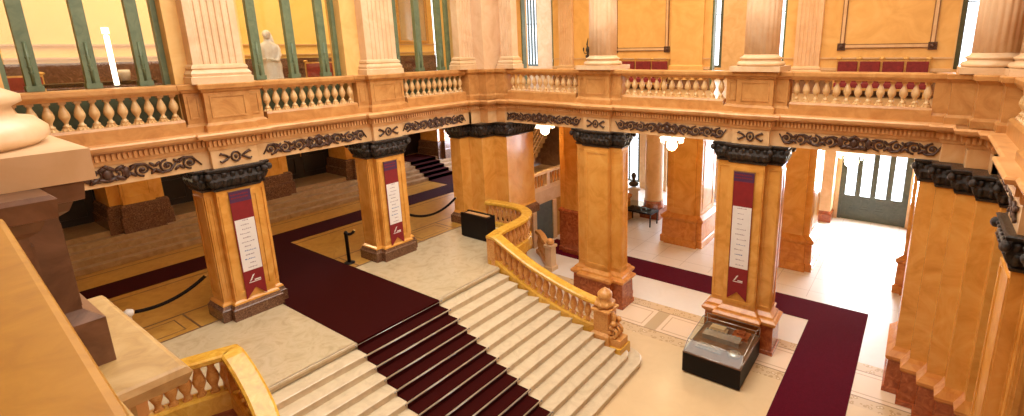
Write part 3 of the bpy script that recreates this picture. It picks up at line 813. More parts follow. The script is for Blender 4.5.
# statue
def statue():
    r = empty('statue', 'white marble draped figure standing behind the green window', 'statue', (-2.4,-6.25,ZC), .9); r.scale = (1.08,1.08,.94)
    MB().box(-.3,.3,-.3,.3,0,.55).box(-.26,.26,-.26,.26,.55,.62).build('plinth', 'white', r)
    m = MB()
    def ring_fn(z):
        return lambda a: 1+.05*math.sin(9*a+z*3)+.03*math.sin(17*a)
    prof = [(.30,.62,1.0), (.31,.75,.95), (.27,1.0,.85), (.25,1.25,.8), (.26,1.45,.78), (.23,1.6,.75), (.25,1.8,.68), (.27,1.95,.62), (.24,2.05,.55), (.12,2.12,.8), (.075,2.17,1), (.07,2.22,1)]
    n = 32; vs = []; fs = []
    for r_, z, fl in prof:
        g = ring_fn(z); 
        for i in range(n):
            a = 2*PI*i/n; q = r_*(g(a) if z < 2.0 else 1); vs.append((q*math.cos(a), q*math.sin(a)*fl, z))
    for k in range(len(prof)-1):
        for i in range(n): j = (i+1) % n; fs.append((k*n+i, k*n+j, (k+1)*n+j, (k+1)*n+i))
    m.add(vs, fs, True)
    m.ball((0,-.015,2.33), (.085,.105,.125), 14, 10); m.ball((0,-.12,2.32), (.016,.025,.03), 6, 4); m.ball((0,-.10,2.27), (.03,.012,.01), 6, 4)
    for s in (-1, 1):
        m.ball((s*.032,-.098,2.355), (.014,.01,.008), 6, 4); m.ball((s*.086,-.005,2.33), (.012,.02,.03), 6, 4)
        m.tube([(s*.20,0,1.96), (s*.235,-.03,1.75), (s*.21,-.14,1.58), (s*.08,-.22,1.62)], [.075,.065,.055,.035], 10)
        m.ball((s*.05,-.25,1.63), (.05,.03,.025), 8, 5)
        for f in range(4): m.tube([(s*.05,-.26,1.65-.013*f), (-s*.02,-.275,1.66-.016*f)], .009, 5)
    m.build('figure', 'white', r)
    h = MB().ball((0,.02,2.36), (.105,.115,.13), 14, 8); h.ball((0,.10,2.30), (.10,.08,.16), 10, 7)
    h.tube([(0,.10,2.35), (0,.18,2.1), (0,.2,1.8), (0,.18,1.4), (.02,.2,1.0)], [.10,.13,.15,.15,.12], 12); h.build('veil', 'white', r)
statue()
# glowing tube imitating a bright reflection on the window glass
r = empty('reflection_tube', 'tall glowing white tube standing in for a reflection in the leftmost green window', 'lamp', (-3.0,-9.56,ZC))
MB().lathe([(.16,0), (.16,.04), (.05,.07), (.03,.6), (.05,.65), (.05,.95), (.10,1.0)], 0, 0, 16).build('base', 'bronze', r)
MB().lathe([(.05,1.0), (.05,2.15), (.02,2.18)], 0, 0, 14).build('glow_tube', 'glaretube', r)
MB().box(-.055,.055,-.055,.055,2.2,2.34).build('finial', 'glaretube', r)
# dark console in the salon
r = empty('console_table', 'low black console table inside the salon below the glowing reflection tube', 'table', (-3.9,-9.6,ZC))
MB().box(-.3,.3,-1.3,1.0,.98,1.06).build('tabletop', 'blackbox', r)
for x in (-.25,.25):
    for y in (-1.2,.9): MB().tube([(x,y,0), (x,y,.98)], .03, 8).build('leg', 'blackbox', r)
tag(MB().lathe([(.05,0), (.10,.02), (.13,.2), (.12,.28), (.09,.22)], 0, 0, 12).build('bowl', 'white', None, (-3.9,-9.15,ZC+1.06)), 'small white bowl standing on the black console table in the salon', 'bowl')

# wall sconce
r = empty('wall_sconce', 'dark ornate bronze sconce on the pilaster left of the left fluted column', 'lamp', (.3,6.26,8.0))
m = MB().ball((0,0,.45), (.09,.08,.16), 10, 7).ball((0,0,.15), (.12,.08,.10), 10, 6); m.tube([(0,0,0), (.03,-.05,.2), (0,-.05,.7), (.02,0,.95)], [.03,.05,.04,.015], 8); m.build('bracket', 'bronze', r)
for s in (-1,1): MB().tube([(0,-.03,.3), (s*.12,-.08,.28), (s*.16,-.1,.4)], [.02,.018,.018], 6).lathe([(.03,.4),(.035,.52),(.01,.56)], s*.16, -.1, 8).build('arm', 'bronze', r)

# ------------------------------------------------------------ facade windows and door
def facade_window(n, a, c, z0, z1, label, door=False):
    y = 14.0; root = MB()
    root.box(a, a+.14, y-.08, y+.08, z0, z1).box(c-.14, c, y-.08, y+.08, z0, z1).box(a+.14, c-.14, y-.08, y+.08, z1-.14, z1)
    if not door: root.box(a+.14, c-.14, y-.08, y+.08, z0, z0+.12)
    root = root.build(('door_%d' if door else 'window_%d') % n, 'doorgreen'); tag(root, label, None, None, 'structure')
    W4 = (c-a-.28)/4
    for i in range(4):
        x = a+.14+W4*i; lf = MB(); w = .115 if door else .05
        b0 = 1.25 if door else z0+.12
        lf.box(x, x+w, y-.05, y+.05, z0+(.01 if door else .12), z1-.14).box(x+W4-w, x+W4, y-.05, y+.05, z0+(.01 if door else .12), z1-.14)
        lf.box(x+w, x+W4-w, y-.04, y+.04, z1-.3, z1-.14); lf.box(x+w, x+W4-w, y-.03, y+.03, z0+2.75, z0+2.79)
        if door:
            lf.box(x+w, x+W4-w, y-.05, y+.05, .01, b0); frame_on(lf, 'x', x+w+.03, x+W4-w-.03, .15, .60, y-.05, .05, .03); frame_on(lf, 'x', x+w+.03, x+W4-w-.03, .68, 1.15, y-.05, .05, .03)
        lf.build('door_leaf' if door else 'sash', 'doorgreen', root)
        MB().box(x+w, x+W4-w, y-.006, y+.006, b0, z1-.3).build('pane', 'daypane', root)
facade_window(11, -3.75, -.85, .3, 4.9, 'tall daylit window behind the far left of the corridor')
facade_window(12, .95, 3.95, .3, 4.9, 'tall daylit window beside the round column in the corridor')
facade_window(13, 5.65, 8.55, .3, 4.9, 'tall daylit window hidden behind the corridor pillars')
facade_window(7, 10.25, 13.15, 0, 4.9, 'grey green double street door with four tall glass panes', True)
facade_window(14, 14.05, 16.8, .3, 4.9, 'tall daylit window at the right end of the corridor')
for i, (a, c) in enumerate(((-9.9,-8.6), (-3.75,-.85), (.95,3.95), (5.65,8.55), (10.25,13.15), (14.05,16.8))):
    facade_window(15+i, a, c, 7.4, 12.2, 'upper floor facade window letting daylight into the gallery')

# round column and white column by the door
r = empty('round_column', 'round pale column with red base in front of the corridor window', 'column', (2.3,9.3,0))
MB().box(-.55,.55,-.55,.55,0,.5).lathe([(.53,.5), (.54,.6), (.5,.72), (.5,.9)], 0, 0, 28).build('base', 'red', r)
MB().lathe([(.5,.9), (.46,1.0), (.45,4), (.42,6.0), (.6,6.42)], 0, 0, 32).build('shaft', 'pale', r)
for x, lab in ((9.75, 'pale pilaster with small red base left of the street door'), (13.7, 'pale pilaster with small red base right of the street door')):
    r = empty('door_pilaster', lab, 'pilaster', (x,13.1,0))
    MB().loft([(-.3,-.2), (.3,-.2), (.3,.7), (-.3,.7)], [(0,.06), (.4,.06), (.45,0), (.55,0)]).build('base', 'red', r)
    MB().loft([(-.3,-.2), (.3,-.2), (.3,.7), (-.3,.7)], [(.55,0), (6.42,0)]).build('shaft', 'pale', r)

# bust on pedestal, glass display table, wreath
r = empty('bust', 'dark bronze bust on a pale pedestal in the corridor', 'bust', (1.42,8.75,0), .5); r.scale = (1.12,1.12,1.14)
MB().loft([(-.24,-.24), (.24,-.24), (.24,.24), (-.24,.24)], [(0,.05), (.12,.05), (.15,0), (1.25,-.03), (1.28,.04), (1.38,.04)]).build('pedestal', 'white', r)
m = MB().ball((0,0,1.88), (.115,.14,.16), 12, 9); m.tube([(0,0,1.78), (0,.01,1.6)], [.075,.09], 10); m.ball((0,.0,1.52), (.24,.14,.14), 12, 7); m.ball((0,-.14,1.87), (.02,.03,.035), 6, 4)
for s in (-1,1): m.ball((s*.115,0,1.88), (.015,.03,.04), 6, 4); m.ball((s*.045,-.125,1.91), (.02,.015,.012), 6, 4)
m.ball((0,-.12,1.79), (.04,.02,.012), 6, 4)
m.build('bronze_head', 'bronze', r)
r = empty('display_table', 'low display table with thin black legs and dark exhibits beside the bust', 'table', (2.25,8.0,0), -.05)
MB().box(-.75,.75,-.4,.4,.62,.70).build('tabletop', 'blackbox', r)
for x in (-.7,.7):
    for y in (-.35,.35): MB().box(x-.025,x+.025,y-.025,y+.025,0,.62).build('leg', 'blackbox', r)
MB().box(-.72,.72,-.37,.37,.70,.98).build('glass_cover', 'caseglass', r)
for i in range(4): tag(MB().ball((0,0,.05), (.13,.09,.05), 10, 6).ball((.05,0,.09), (.05,.04,.05), 8, 5).build('exhibit', 'bronze', None, (1.75+.32*i,8.0,.70)), 'small dark exhibit under the glass of the low display table', 'exhibit', 'exhibits on the low display table')
r = empty('seated_sculpture', 'small dark and white seated sculpture in the bright gap left of the long banner', 'sculpture', (4.9,10.3,0))
MB().box(-.3,.3,-.3,.3,0,.8).build('plinth', 'white', r)
m = MB().ball((0,0,1.0), (.28,.22,.22), 10, 7); m.tube([(0,0,1.0), (.03,.02,1.3), (0,0,1.5)], [.2,.19,.12], 10); m.ball((0,-.02,1.66), (.1,.11,.13), 10, 7)
for s in (-1,1): m.tube([(s*.15,0,1.4), (s*.26,-.1,1.2), (s*.12,-.26,1.1)], [.07,.06,.04], 8); m.tube([(s*.12,-.05,1.0), (s*.15,-.32,1.0), (s*.14,-.34,.8)], [.11,.09,.06], 8)
m.build('figure', 'bronze', r)

# ------------------------------------------------------------ mezzanine, its parapet, stair seen behind it
struct('trim_20', MB().box(-3.2,-.22,1.7,6.5,1.86,2.44).box(-.42,-.25,1.7,6.5,2.44,2.62), 'pale')
r = empty('mezzanine_parapet', 'short balustraded parapet of the mezzanine left of the tall pillar', 'balustrade', (-.42,1.7,2.62))
MB().box(0,.22,0,4.7,.55,.66).build('handrail', 'pale', r)
for k, (a, c) in enumerate(((0,.35), (1.95,2.15), (4.3,4.7))): MB().box(.02,.2,a,c,0,.55).build('post', 'pale', r)
for i in range(15):
    y = .42+(i*.21 if i < 7 else i*.21+.42)
    if y < 4.3: MB().lathe([(.04,0), (.03,.08), (.06,.2), (.055,.28), (.03,.42), (.045,.55)], .11, y, 10).build('baluster', 'pink', r)
r = empty('side_stair', 'narrow stair climbing beyond the mezzanine parapet', 'stairs', (-2.2,4.3,2.44))
for i in range(14): MB().box(-1.2,0,.2*i,.2*(i+1),0 if i == 0 else .2*i-.1,.2*(i+1)).build('step', 'upperstep', r)
for x in (0.02,):
    for o in (0,.28,.56,.84): MB().tube([(x,0,.25+o), (x,2.8,3.05+o)], .03, 6).build('stair_rail', 'pale', r)
struct('wall_mezzanine', MB().box(-3.9,-3.5,1.7,7.5,2.44,6.42).box(-3.5,-.3,7.4,7.6,2.44,6.42), 'velvet' if False else 'brown')
struct('door_8', MB().box(-.26,-.2,2.75,3.95,0,1.86), 'doorgreen')
struct('trim_21', MB().box(-.26,-.14,2.5,2.75,0,1.86).box(-.26,-.14,3.95,4.2,0,1.86), 'pale')

r = empty('pier', 'slim amber pillar with tall red base at the right end of the mezzanine parapet', 'pillar', (1.5,3.05,0))
pl = [(-.56,0), (-.3,0), (-.3,-.1), (.4,-.1), (.4,0), (.6,0), (.6,.8), (-.56,.8)]
MB().loft(pl, [(0,.08), (.2,.08), (.22,.05), (1.75,.04), (1.8,.08), (1.88,.08), (1.95,0)]).build('plinth', 'red', r)
m = MB().loft(pl, [(1.95,0), (6.42,0)]); frame_on(m, 'x', -.26, .36, 2.1, 6.1, -.1, .06); m.build('shaft', 'shaft', r)

# small lower balustrade with newel (stair going down)
r = empty('lower_balustrade', 'small balustrade with a ball-topped newel beside the dark opening below the landing', 'balustrade', (1.75,1.2,0)); r.scale = (1.15,1.15,1.22)
MB().loft([(-.13,-.13), (.13,-.13), (.13,.13), (-.13,.13)], [(0,.05), (.12,.05), (.15,0), (.75,0), (.78,.04), (.86,.04)]).build('newel', 'pale', r)
MB().ball((0,0,.95), (.14,.14,.12), 12, 8).build('newel_finial', 'pink', r)
path = [(-.1,.05,.0), (-.5,.35,0), (-.9,.7,0), (-1.3,.95,0)]
MB().sweep([(x,y,.72) for x,y,z in path], [(-.1,0), (.1,0), (.12,.06), (.1,.12), (-.1,.12), (-.12,.06)]).build('handrail', 'pink', r)
MB().sweep([(x,y,0) for x,y,z in path], [(-.1,0), (.1,0), (.1,.14), (-.1,.14)]).build('base_course', 'pink', r)
for i in range(8):
    t = (i+.6)/8*3; k = min(2, int(t)); f = t-k; x = path[k][0]*(1-f)+path[k+1][0]*f; y = path[k][1]*(1-f)+path[k+1][1]*f
    MB().lathe([(.04,.14), (.03,.22), (.065,.38), (.05,.5), (.03,.62), (.045,.72)], x, y, 10).build('baluster', 'pink', r)

# ------------------------------------------------------------ grand staircase
RX = [(3.42,-3.44), (4.2,-3.42), (4.9,-3.22), (5.75,-2.98), (6.5,-2.84), (8,-2.7)]
def yr(x):
    if x <= RX[0][0]: return RX[0][1]
    for (a, ya), (b, yb_) in zip(RX, RX[1:]):
        if x <= b: return ya+(yb_-ya)*(x-a)/(b-a)
    return RX[-1][1]
YM = -6.83
def yl(x): return 2*YM-yr(x)
T, RS, X0 = .321, .16, 3.42
gs = empty('grand_staircase', 'wide pale marble staircase descending from the landing to the ground floor', 'stairs', (X0,YM,0))
for i in range(1, 14):
    xa, xb = X0+T*(i-1)-.05, X0+T*i+.025; z1 = ZL-RS*i; z0 = 0 if i >= 12 else max(0, z1-.75)
    if i < 12:
        m = MB(); e = 0
        q = [(xa,yl(xa)), (xb,yl(xb)), (xb,yr(xb)), (xa,yr(xa))]
        q = [(x-X0, y-YM) for x, y in q]
        m.prism(q, z0, z1-.045); m.loft(q, [(z1-.045,.0), (z1-.04,.018), (z1-.01,.018), (z1,.0)])
    else:
        ext = .45 if i == 12 else .75
        right = []; x_in = xa-.6
        yy = yr(6.9)+ext; rr = .42 if i == 12 else .6
        right = [(x_in, yy)] + [(xb-rr+rr*math.sin(a), yy-rr+rr*math.cos(a)) for a in [k*PI/2/8 for k in range(0, 9)]]
        q = right[::-1]; qm = [(x, 2*YM-y) for x, y in right]
        q = [(x-X0, y-YM) for x, y in (qm+q)]
        m = MB(); m.prism(q, z0, z1-.045); m.loft(q, [(z1-.045,.0), (z1-.04,.018), (z1-.01,.018), (z1,.0)])
    m.build('step', 'step', gs)
# nosing of the landing
struct('trim_22', MB().box(3.38,3.445,yl(3.4),yr(3.4),ZL-.045,ZL+.0), 'step')

# stair carpet, following treads and risers
cy0, cy1 = -8.05, -5.74
prof = [(-4.02,ZL+.014), (X0+.04,ZL+.014)]
for i in range(14):
    z = ZL-RS*i; x = X0+T*i+.04
    if i: prof.append((x, z+.014))
    prof.append((x+.004, z-RS+.014 if i < 13 else .012))
    if i == 13: prof.append((x+.9, .012))
m = MB(); n = len(prof); vs = []
for y in (cy0, cy1):
    vs += [(x, y, z) for x, z in prof]
for y in (cy0, cy1):
    vs += [(x-.004, y, z-.012) for x, z in prof]
fs = []
for i in range(n-1):
    fs += [(i, i+1, n+i+1, n+i), (2*n+i, 3*n+i, 3*n+i+1, 2*n+i+1), (i, 2*n+i, 2*n+i+1, i+1), (n+i, n+i+1, 3*n+i+1, 3*n+i)]
fs += [(0, n, 3*n, 2*n), (n-1, 3*n-1, 4*n-1, 2*n-1)]
m.add(vs, fs); carpet = m.build('stair_carpet', 'carpet'); tag(carpet, 'dark maroon carpet crossing the landing and running down the grand staircase', 'carpet')
for i in range(14):
    z = ZL-RS*i-.035; x = X0+T*i+.06
    rod = empty('stair_rod', None, None); rod.parent = carpet
    bpy.data.objects.remove(rod)
    m = MB().tube([(x,cy0-.05,z), (x,cy1+.05,z)], .008, 6); m.ball((x,cy0-.06,z), .018, 6, 4); m.ball((x,cy1+.06,z), .022, 6, 4)
    m.build('stair_rod', 'steel', carpet)
tag(MB().box(-5.2,-4.02,-17,5.9,ZL,ZL+.014).build('corridor_carpet', 'carpet'), 'maroon carpet strip running along the platform behind the left arcade', 'carpet')
m = MB(); m.add([(x,y,z) for z in (0,.014) for x, y in ((0,2.56),(10.96,2.56),(10.96,-9),(12.51,-9),(12.51,3.96),(0,3.96))], [(5,4,3,2,1,0),(6,7,8,9,10,11)]+[(i,(i+1)%6,6+(i+1)%6,6+i) for i in range(6)])
tag(m.build('ground_carpet', 'carpet2'), 'crimson L-shaped carpet on the ground floor passing behind the pillars', 'carpet')
# short runner up the upper steps
m = MB(); pr = [(-5.2, ZL+.014)]
for i in range(5): pr += [(-6.6-.32*i+.012, ZL+.16*i+.014), (-6.6-.32*i+.012, ZL+.16*(i+1)+.014)]
pr.append((-9.4, ZL+.814))
n = len(pr); vs = [(x, y, z+dz) for dz in (0, -.012) for y in (2.3,3.9) for x, z in pr]; fs = []
for i in range(n-1): fs += [(i,i+1,n+i+1,n+i), (2*n+i,3*n+i,3*n+i+1,2*n+i+1), (i,2*n+i,2*n+i+1,i+1), (n+i,n+i+1,3*n+i+1,3*n+i)]
m.add(vs, fs); tag(m.build('step_carpet', 'carpet'), 'maroon runner climbing the upper steps at the far end of the platform', 'carpet')

# ------------------------------------------------------------ stair balustrades
vprof = [(.060,0), (.08,.03), (.05,.08), (.055,.14), (.095,.24), (.105,.31), (.08,.42), (.052,.52), (.075,.60), (.075,.62)]
def cr(pts, n=6):
    P = [Vector(p) for p in pts]; out = []
    for i in range(len(P)-1):
        p0, p1, p2, p3 = P[max(i-1,0)], P[i], P[i+1], P[min(i+2,len(P)-1)]
        for k in range(n):
            t = k/n; out.append(.5*((2*p1)+(p2-p0)*t+(2*p0-5*p1+4*p2-p3)*t*t+(3*p1-p0-3*p2+p3)*t**3))
    return out+[P[-1]]
def stair_balustrade(label, mirror):
    flat = [(.45,-.80), (1.2,-.70), (1.9,-.72), (2.45,-.98), (2.80,-1.5), (2.92,-2.2), (2.96,-2.8), (3.06,-3.24)]
    down = [(3.06,-3.24), (3.8,-3.22), (4.6,-3.14), (5.55,-2.88), (6.3,-2.52)]
    if mirror:
        flat = [(2.50,-12.5), (2.62,-11.8), (2.75,-11.1), (2.95,-10.55), (3.06,-10.28)]
        down = [(3.06,-10.28), (3.8,-10.30), (4.6,-10.42), (5.55,-10.75), (6.3,-11.14)]
    r = empty('stair_balustrade', label, 'balustrade', (3.06, down[0][1], ZL))
    ox, oy = 3.06, down[0][1]
    def zz(x): return 0 if x <= 3.2 else -.498*(x-3.2)
    pf = cr([(x, y, 0) for x, y in flat], 5 if not mirror else 3); pd = cr([(x, y, 0) for x, y in down], 5)
    full = pf+pd[1:]
    path = [(p.x-ox, p.y-oy, zz(p.x)) for p in full]
    MB().sweep([(x,y,z+.80) for x,y,z in path], [(-.15,0), (.15,0), (.18,.03), (.18,.10), (.14,.13), (-.14,.13), (-.18,.10), (-.18,.03)]).build('handrail', 'yellow', r)
    MB().sweep([(x,y,z-.12) for x,y,z in path], [(-.15,-.08), (.15,-.08), (.15,.26), (.12,.30), (-.12,.30), (-.15,.26)]).build('base_course', 'yellow', r)
    # balusters by arc length
    acc = 0; nxt = .12; proto = None
    cum = [0]
    for a, b in zip(path, path[1:]): cum.append(cum[-1]+math.hypot(b[0]-a[0], b[1]-a[1]))
    tot = cum[-1]; s = .14; cnt = 0
    while s < tot-.2:
        k = max(i for i in range(len(cum)) if cum[i] <= s); k = min(k, len(path)-2); f = (s-cum[k])/(cum[k+1]-cum[k])
        p = [path[k][j]*(1-f)+path[k+1][j]*f for j in range(3)]
        ang = math.atan2(path[k+1][1]-path[k][1], path[k+1][0]-path[k][0])
        if proto is None:
            m = MB().lathe(vprof, 0, 0, 12); m.box(-.06,.06,-.07,.07,-.02,.05); m.box(-.06,.06,-.06,.06,.58,.66)
            proto = m.build('baluster', 'pink', r); c = proto
        else: c = proto.copy(); col.objects.link(c); c.parent = r
        c.location = (p[0], p[1], p[2]+.17); c.rotation_euler.z = ang
        s += .205; cnt += 1
    # corner post where rail turns
    MB().box(-.15,.15,-.15,.15,-.1,.82).build('corner_post', 'pink', r)
    return r
stair_balustrade('yellow marble balustrade curving from the corner pillar down the right side of the stairs', False)
stair_balustrade('yellow marble balustrade at the bottom left of the photo, beside the stairs', True)
def newel(label, x, y, s, cat='newel'):
    r = empty('newel_post', label, cat, (x, y, .44)); r.scale = (1.18,1.25,1)
    sq = [(-.19,-.19), (.19,-.19), (.19,.19), (-.19,.19)]
    MB().loft(sq, [(0,.06), (.30,.06), (.32,.04), (.36,0), (.95,0), (.98,.05), (1.04,.05), (1.06,0)]).build('post', 'pink', r)
    m = MB().lathe([(.17,1.06), (.23,1.12), (.22,1.22), (.14,1.28), (.17,1.36), (.18,1.44), (.13,1.52), (.06,1.57), (.02,1.62)], 0, 0, 14)
    for k in range(8):
        a = k*PI/4; m.ball((.20*math.cos(a), .20*math.sin(a), 1.16), (.06,.06,.08), 6, 5)
    m.build('finial', 'pink', r)
    sc = MB()
    P = [(.26+.20*(1-t)*math.cos(a), 0, .42+.20*(1-t)*math.sin(a)+.0) for t, a in [(k/20*.8, k/20*3.6*PI+PI*.6) for k in range(21)]]
    for yy in (-.12, 0, .12): sc.tube([(p[0], yy, p[2]) for p in P], [.055-.03*k/20 for k in range(21)], 6, up=Vector((0,1,0)))
    sc.tube([(.16,0,1.0), (.24,0,.8), (.22,0,.65), (.32,0,.55)], [.05,.08,.07,.06], 8, up=Vector((0,1,0)))
    for k in range(6): sc.ball((.20+.05*(k % 3), (-.13,.13)[k//3], .40+.14*(k % 3)), (.08,.06,.08), 8, 5)
    sc.box(.12,.52,-.17,.17,.0,.24); sc.build('carved_scroll', 'pink', r)
    MB().box(-.22,.56,-.22,.22,-.26,.03).build('foot_block', 'yellow', r)
newel('carved pink and yellow newel post ending the right stair balustrade', 6.48, -2.50, 1)
newel('carved newel post ending the left stair balustrade', 6.48, -11.16, -1)

# ------------------------------------------------------------ exhibits in the hall
r = empty('display_case', 'low black display case with sloping glass top standing on the pale floor', 'display case', (9.4,-1.17,0))
MB().box(-.76,.78,-.92,.9,.05,.60).build('black_base', 'blackbox', r, bevel=.01)
MB().box(-.70,.72,-.86,.84,0,.05).build('kick_plinth', 'darkwood', r)
MB().box(-.76,.78,-.92,.9,.60,.625).build('tray', 'brown', r)
g = MB().add([(-.74,-.9,.63), (.76,-.9,.63), (.76,.88,.63), (-.74,.88,.63), (-.74,-.6,.84), (.76,-.6,.84), (.76,.5,.98), (-.74,.5,.98), (.76,.88,.9), (-.74,.88,.9)],
   [(0,1,5,4), (4,5,6,7), (7,6,8,9), (9,8,2,3), (0,4,7,9,3), (1,2,8,6,5)]); g.build('glass_top', 'caseglass', r)
f = MB()
e = [(-.74,-.9,.63), (.76,-.9,.63), (.76,.88,.63), (-.74,.88,.63), (-.74,-.6,.84), (.76,-.6,.84), (.76,.5,.98), (-.74,.5,.98), (.76,.88,.9), (-.74,.88,.9)]
for a, b in ((0,1), (1,2), (2,3), (3,0), (0,4), (4,5), (5,1), (4,7), (5,6), (6,7), (6,8), (7,9), (8,9), (8,2), (9,3)): f.tube([e[a], e[b]], .012, 4)
f.build('metal_edging', 'steel', r)
random.seed(11)
stp = [(-.45,-.2,.55,.3), (.2,-.25,.5,.28), (-.2,.25,.9,.3), (.5,.35,.35,.4)]
tag(MB().box(-.35,.35,-.12,.12,0,.05).box(-.3,.3,-.08,.08,.05,.10).build('model_building', 'steel', None, (9.2,-1.62,.625)), 'long pale architectural model lying at the front of the glass case', 'model')
m = MB().box(-.5,.5,-.14,.14,0,.12)
for i in range(9): m.box(-.48+i*.11,-.42+i*.11,-.15,-.13,.02,.14); m.box(-.48+i*.11,-.42+i*.11,.12,.14,.02,.18)
m.box(-.5,.5,-.16,.16,.12,.15)
tag(m.build('model_facade', 'steel', None, (9.35,-1.05,.625)), 'grey metal model with a row of uprights along the middle of the glass case', 'model')
tag(MB().lathe([(.16,0), (.18,.03), (.14,.08), (.05,.10)], 0, 0, 18).build('round_medal', 'steel', None, (9.85,-1.55,.625)), 'round metal plate at the front right of the glass case', 'plate')
tag(MB().box(-.25,.25,-.15,.15,0,.03).box(-.2,.2,-.1,.1,.03,.12).build('open_book', 'pale', None, (9.1,-.6,.625)), 'pale book at the back left of the glass case', 'book')
tag(MB().box(-.22,.22,-.18,.18,0,.09).box(-.1,.1,-.1,.1,.09,.16).build('red_model', 'red', None, (9.75,-.6,.625)), 'reddish model at the back right of the glass case', 'model')

r = empty('storage_box', 'black box with a wooden top standing on the landing beside the corner pillar', 'box', (1.1,-1.95,ZL), 0)
MB().box(-.62,.62,-.20,.20,.03,.82).build('body', 'blackbox', r, bevel=.01); MB().box(-.58,.58,-.17,.17,0,.03).build('foot', 'darkwood', r)
MB().box(-.50,.50,-.10,.10,.82,.835).build('wooden_top', 'wood', r); MB().box(-.62,.62,-.20,-.12,.82,.85).box(-.62,.62,.12,.20,.82,.85).build('rim', 'blackbox', r)

# stanchion and ropes
r = empty('stanchion', 'black rope stanchion standing by the right banner pillar', 'stanchion', (-.72,-5.62,ZL))
MB().lathe([(.16,0), (.16,.02), (.05,.05)], 0, 0, 18).build('foot', 'blackbox', r)
MB().lathe([(.05,.04), (.05,.92), (.065,.94), (.05,1.0), (.02,1.03)], 0, 0, 12).build('post', 'blackbox', r)
def rope(label, a, b, sag):
    a, b = Vector(a), Vector(b); P = []
    for i in range(17):
        t = i/16; p = a.lerp(b, t); p.z -= sag*4*t*(1-t); P.append(tuple(p))
    r = MB().tube(P, .042, 8).build('barrier_rope', 'rope'); tag(r, label, 'rope')
    MB().ball(P[0], .045, 8, 6).ball(P[-1], .045, 8, 6).build('hook', 'gold', r)
rope('black barrier rope hanging left of the left banner pillar', (-.6,-10.72,3.02), (-.6,-9.30,3.32), .16)
rope('black barrier rope sagging between the right banner pillar and the corner pillar', (-.6,-3.46,3.20), (-.6,-1.35,3.24), .30)
rope('black barrier rope from the stanchion to the right banner pillar', (-.72,-5.60,3.18), (-.72,-5.34,3.2), .06)
r = empty('stanchion', 'white topped stanchion behind the ledge at the left', 'stanchion', (-.6,-10.80,ZL))
MB().lathe([(.16,0), (.16,.02), (.05,.05)], 0, 0, 18).build('foot', 'steel', r)
MB().lathe([(.04,.04), (.04,.70), (.09,.74), (.09,.84), (.03,.88)], 0, 0, 12).build('post', 'white', r)

# ------------------------------------------------------------ globe lamps under the gallery
def lamp(label, x, y, z=5.2):
    r = empty('globe_lamp', label, 'lamp', (x, y, z))
    MB().ball((0,0,0), .19, 20, 12).build('glass_globe', 'lampglass', r)
    m = MB().lathe([(.03,.16), (.10,.20), (.04,.26), (.025,.5), (.03,1.1), (.14,1.18), (.16,6.42-z)], 0, 0, 14); m.build('stem', 'gold', r)
    cw = MB().lathe([(.30,.21), (.42,.24), (.44,.28), (.30,.30)], 0, 0, 24)  # emissive ring and drops imitating the glare around the globe
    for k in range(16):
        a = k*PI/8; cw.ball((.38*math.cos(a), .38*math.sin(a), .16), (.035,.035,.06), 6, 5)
    cw.build('glow_crown', 'lampglare', r)
    ld = bpy.data.lights.new('lamp_bulb', 'POINT'); ld.energy = LAMP; ld.color = (1,.72,.38); ld.shadow_soft_size = .2
    lo = bpy.data.objects.new('lamp_bulb', ld); col.objects.link(lo); lo.parent = r; lo.location = (0,0,-.3)
LAMP = 120
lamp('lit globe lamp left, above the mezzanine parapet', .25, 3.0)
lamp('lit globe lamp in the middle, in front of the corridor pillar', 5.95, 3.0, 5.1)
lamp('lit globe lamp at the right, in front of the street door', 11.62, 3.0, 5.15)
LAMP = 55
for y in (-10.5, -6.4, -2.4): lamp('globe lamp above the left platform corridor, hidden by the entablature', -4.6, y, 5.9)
for i, o in enumerate([o for o in bpy.data.objects if o.name.startswith('globe_lamp')][3:]):
    o['label'] = 'globe lamp above the platform behind the left arcade, ' + ('nearest the ledge', 'over the wide carpet', 'nearest the corner pillar')[i]

# groups of look-alikes
GR = {'balustrade': 'bays of the gallery balustrade', 'pedestal': 'pedestals of the gallery railing', 'corner_pedestal': 'corner pedestals of the gallery railing',
      'globe_lamp': 'globe lamps under the gallery', 'banner': 'swallowtail banners on the pillars', 'bench': 'red velvet benches', 'barrier_rope': 'black barrier ropes',
      'fluted_column': 'fluted columns on the gallery railing', 'fluted_pilaster': 'fluted pilasters of the upper floor', 'entablature': 'entablatures around the hall',
      'corner_pier': 'stepped corner pillars', 'stair_balustrade': 'balustrades of the grand staircase', 'newel_post': 'newel posts of the grand staircase',
      'door_pilaster': 'pilasters beside the street door', 'stanchion': 'rope stanchions'}
for o in list(bpy.data.objects):
    if o.parent or 'label' not in o or 'kind' in o: continue
    k = o.name.split('.')[0]
    if k == 'pier': 
        pl_ = o.location
        o['group'] = 'pillars on the upper steps' if pl_.x < -5 else ('corridor pillars behind the arcade' if pl_.y > 2 else 'arcade pillars around the hall')
    elif k in GR: o['group'] = GR[k]

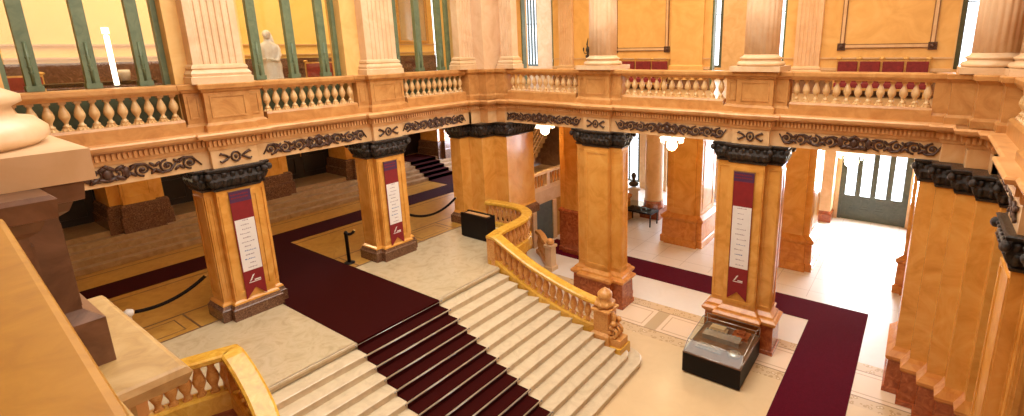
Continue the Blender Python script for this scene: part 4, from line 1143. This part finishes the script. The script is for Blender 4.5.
# ------------------------------------------------------------ light
def area(name, loc, rot, sx, sy, e, c):
    l = bpy.data.lights.new(name, 'AREA'); l.shape = 'RECTANGLE'; l.size = sx; l.size_y = sy; l.energy = e; l.color = c
    o = bpy.data.objects.new(name, l); col.objects.link(o); o.location = loc; o.rotation_euler = rot; return o
area('skylight', (W/2, D/2, 13.9), (0,0,0), 11, 9.6, 1020, (1,.86,.66))
for x in (-2.3, 2.4, 7.1, 11.7, 15.4):
    area('window_daylight', (x, 14.4, 2.7), (-PI/2,0,0), 2.8, 4.4, 560 if x != 11.7 else 2300, (.93,.96,1))
    area('window_daylight', (x, 14.4, 9.8), (-PI/2,0,0), 2.8, 4.6, 260, (.95,.97,1))
area('salon_lights', (-4.5,-6,13.4), (0,0,0), 5, 14, 900, (1,.80,.45))
area('right_fill_light', (19.6,-6.5,10.6), (0,PI/2,0), 5, 11, 520, (1,.88,.70))  # added fill with no visible source, brightens risers and pillar faces
area('gallery_room_lights', (7.4,10.2,13.6), (0,0,0), 16, 4, 500, (1,.84,.55))
area('gallery_lights', (7,3.6,13.6), (0,0,0), 13, 4, 640, (1,.80,.50))
area('corridor_end_daylight', (-6.5,5.8,4.6), (-PI/2-.35,0,.15), 3, 2.4, 520, (.72,.78,1))
w = bpy.data.worlds.new('sky'); bpy.context.scene.world = w; w.use_nodes = True
bg = w.node_tree.nodes['Background']; bg.inputs[0].default_value = (.93,.96,1,1); bg.inputs[1].default_value = 3.0

# ------------------------------------------------------------ camera (matched to the photograph)
R = [[0.8258438655697822, 0.5637065889219612, -0.014723834647482085], [-0.1185386888997249, 0.19907101009707825, 0.9727894490447883], [-0.5512989106960884, 0.8016268549299579, -0.23122261247639775]]
cam = bpy.data.cameras.new('camera'); co = bpy.data.objects.new('camera', cam); col.objects.link(co)
rt, up, fw = map(Vector, R)
mat = Matrix((rt, up, -fw)).transposed().to_4x4(); mat.translation = Vector((13.1065, -13.4671, 8.477)); co.matrix_world = mat
cam.sensor_width = 36; cam.lens = 503.25/1024*36; cam.shift_x = (512-575.8)/1024; cam.shift_y = -(208-168.93)/1024; cam.clip_start = .02; cam.clip_end = 200
sc = bpy.context.scene; sc.camera = co
sc.view_settings.view_transform = 'Standard'; sc.view_settings.look = 'None'; sc.view_settings.exposure = 0; sc.view_settings.gamma = 1; sc.view_settings.use_curve_mapping = False
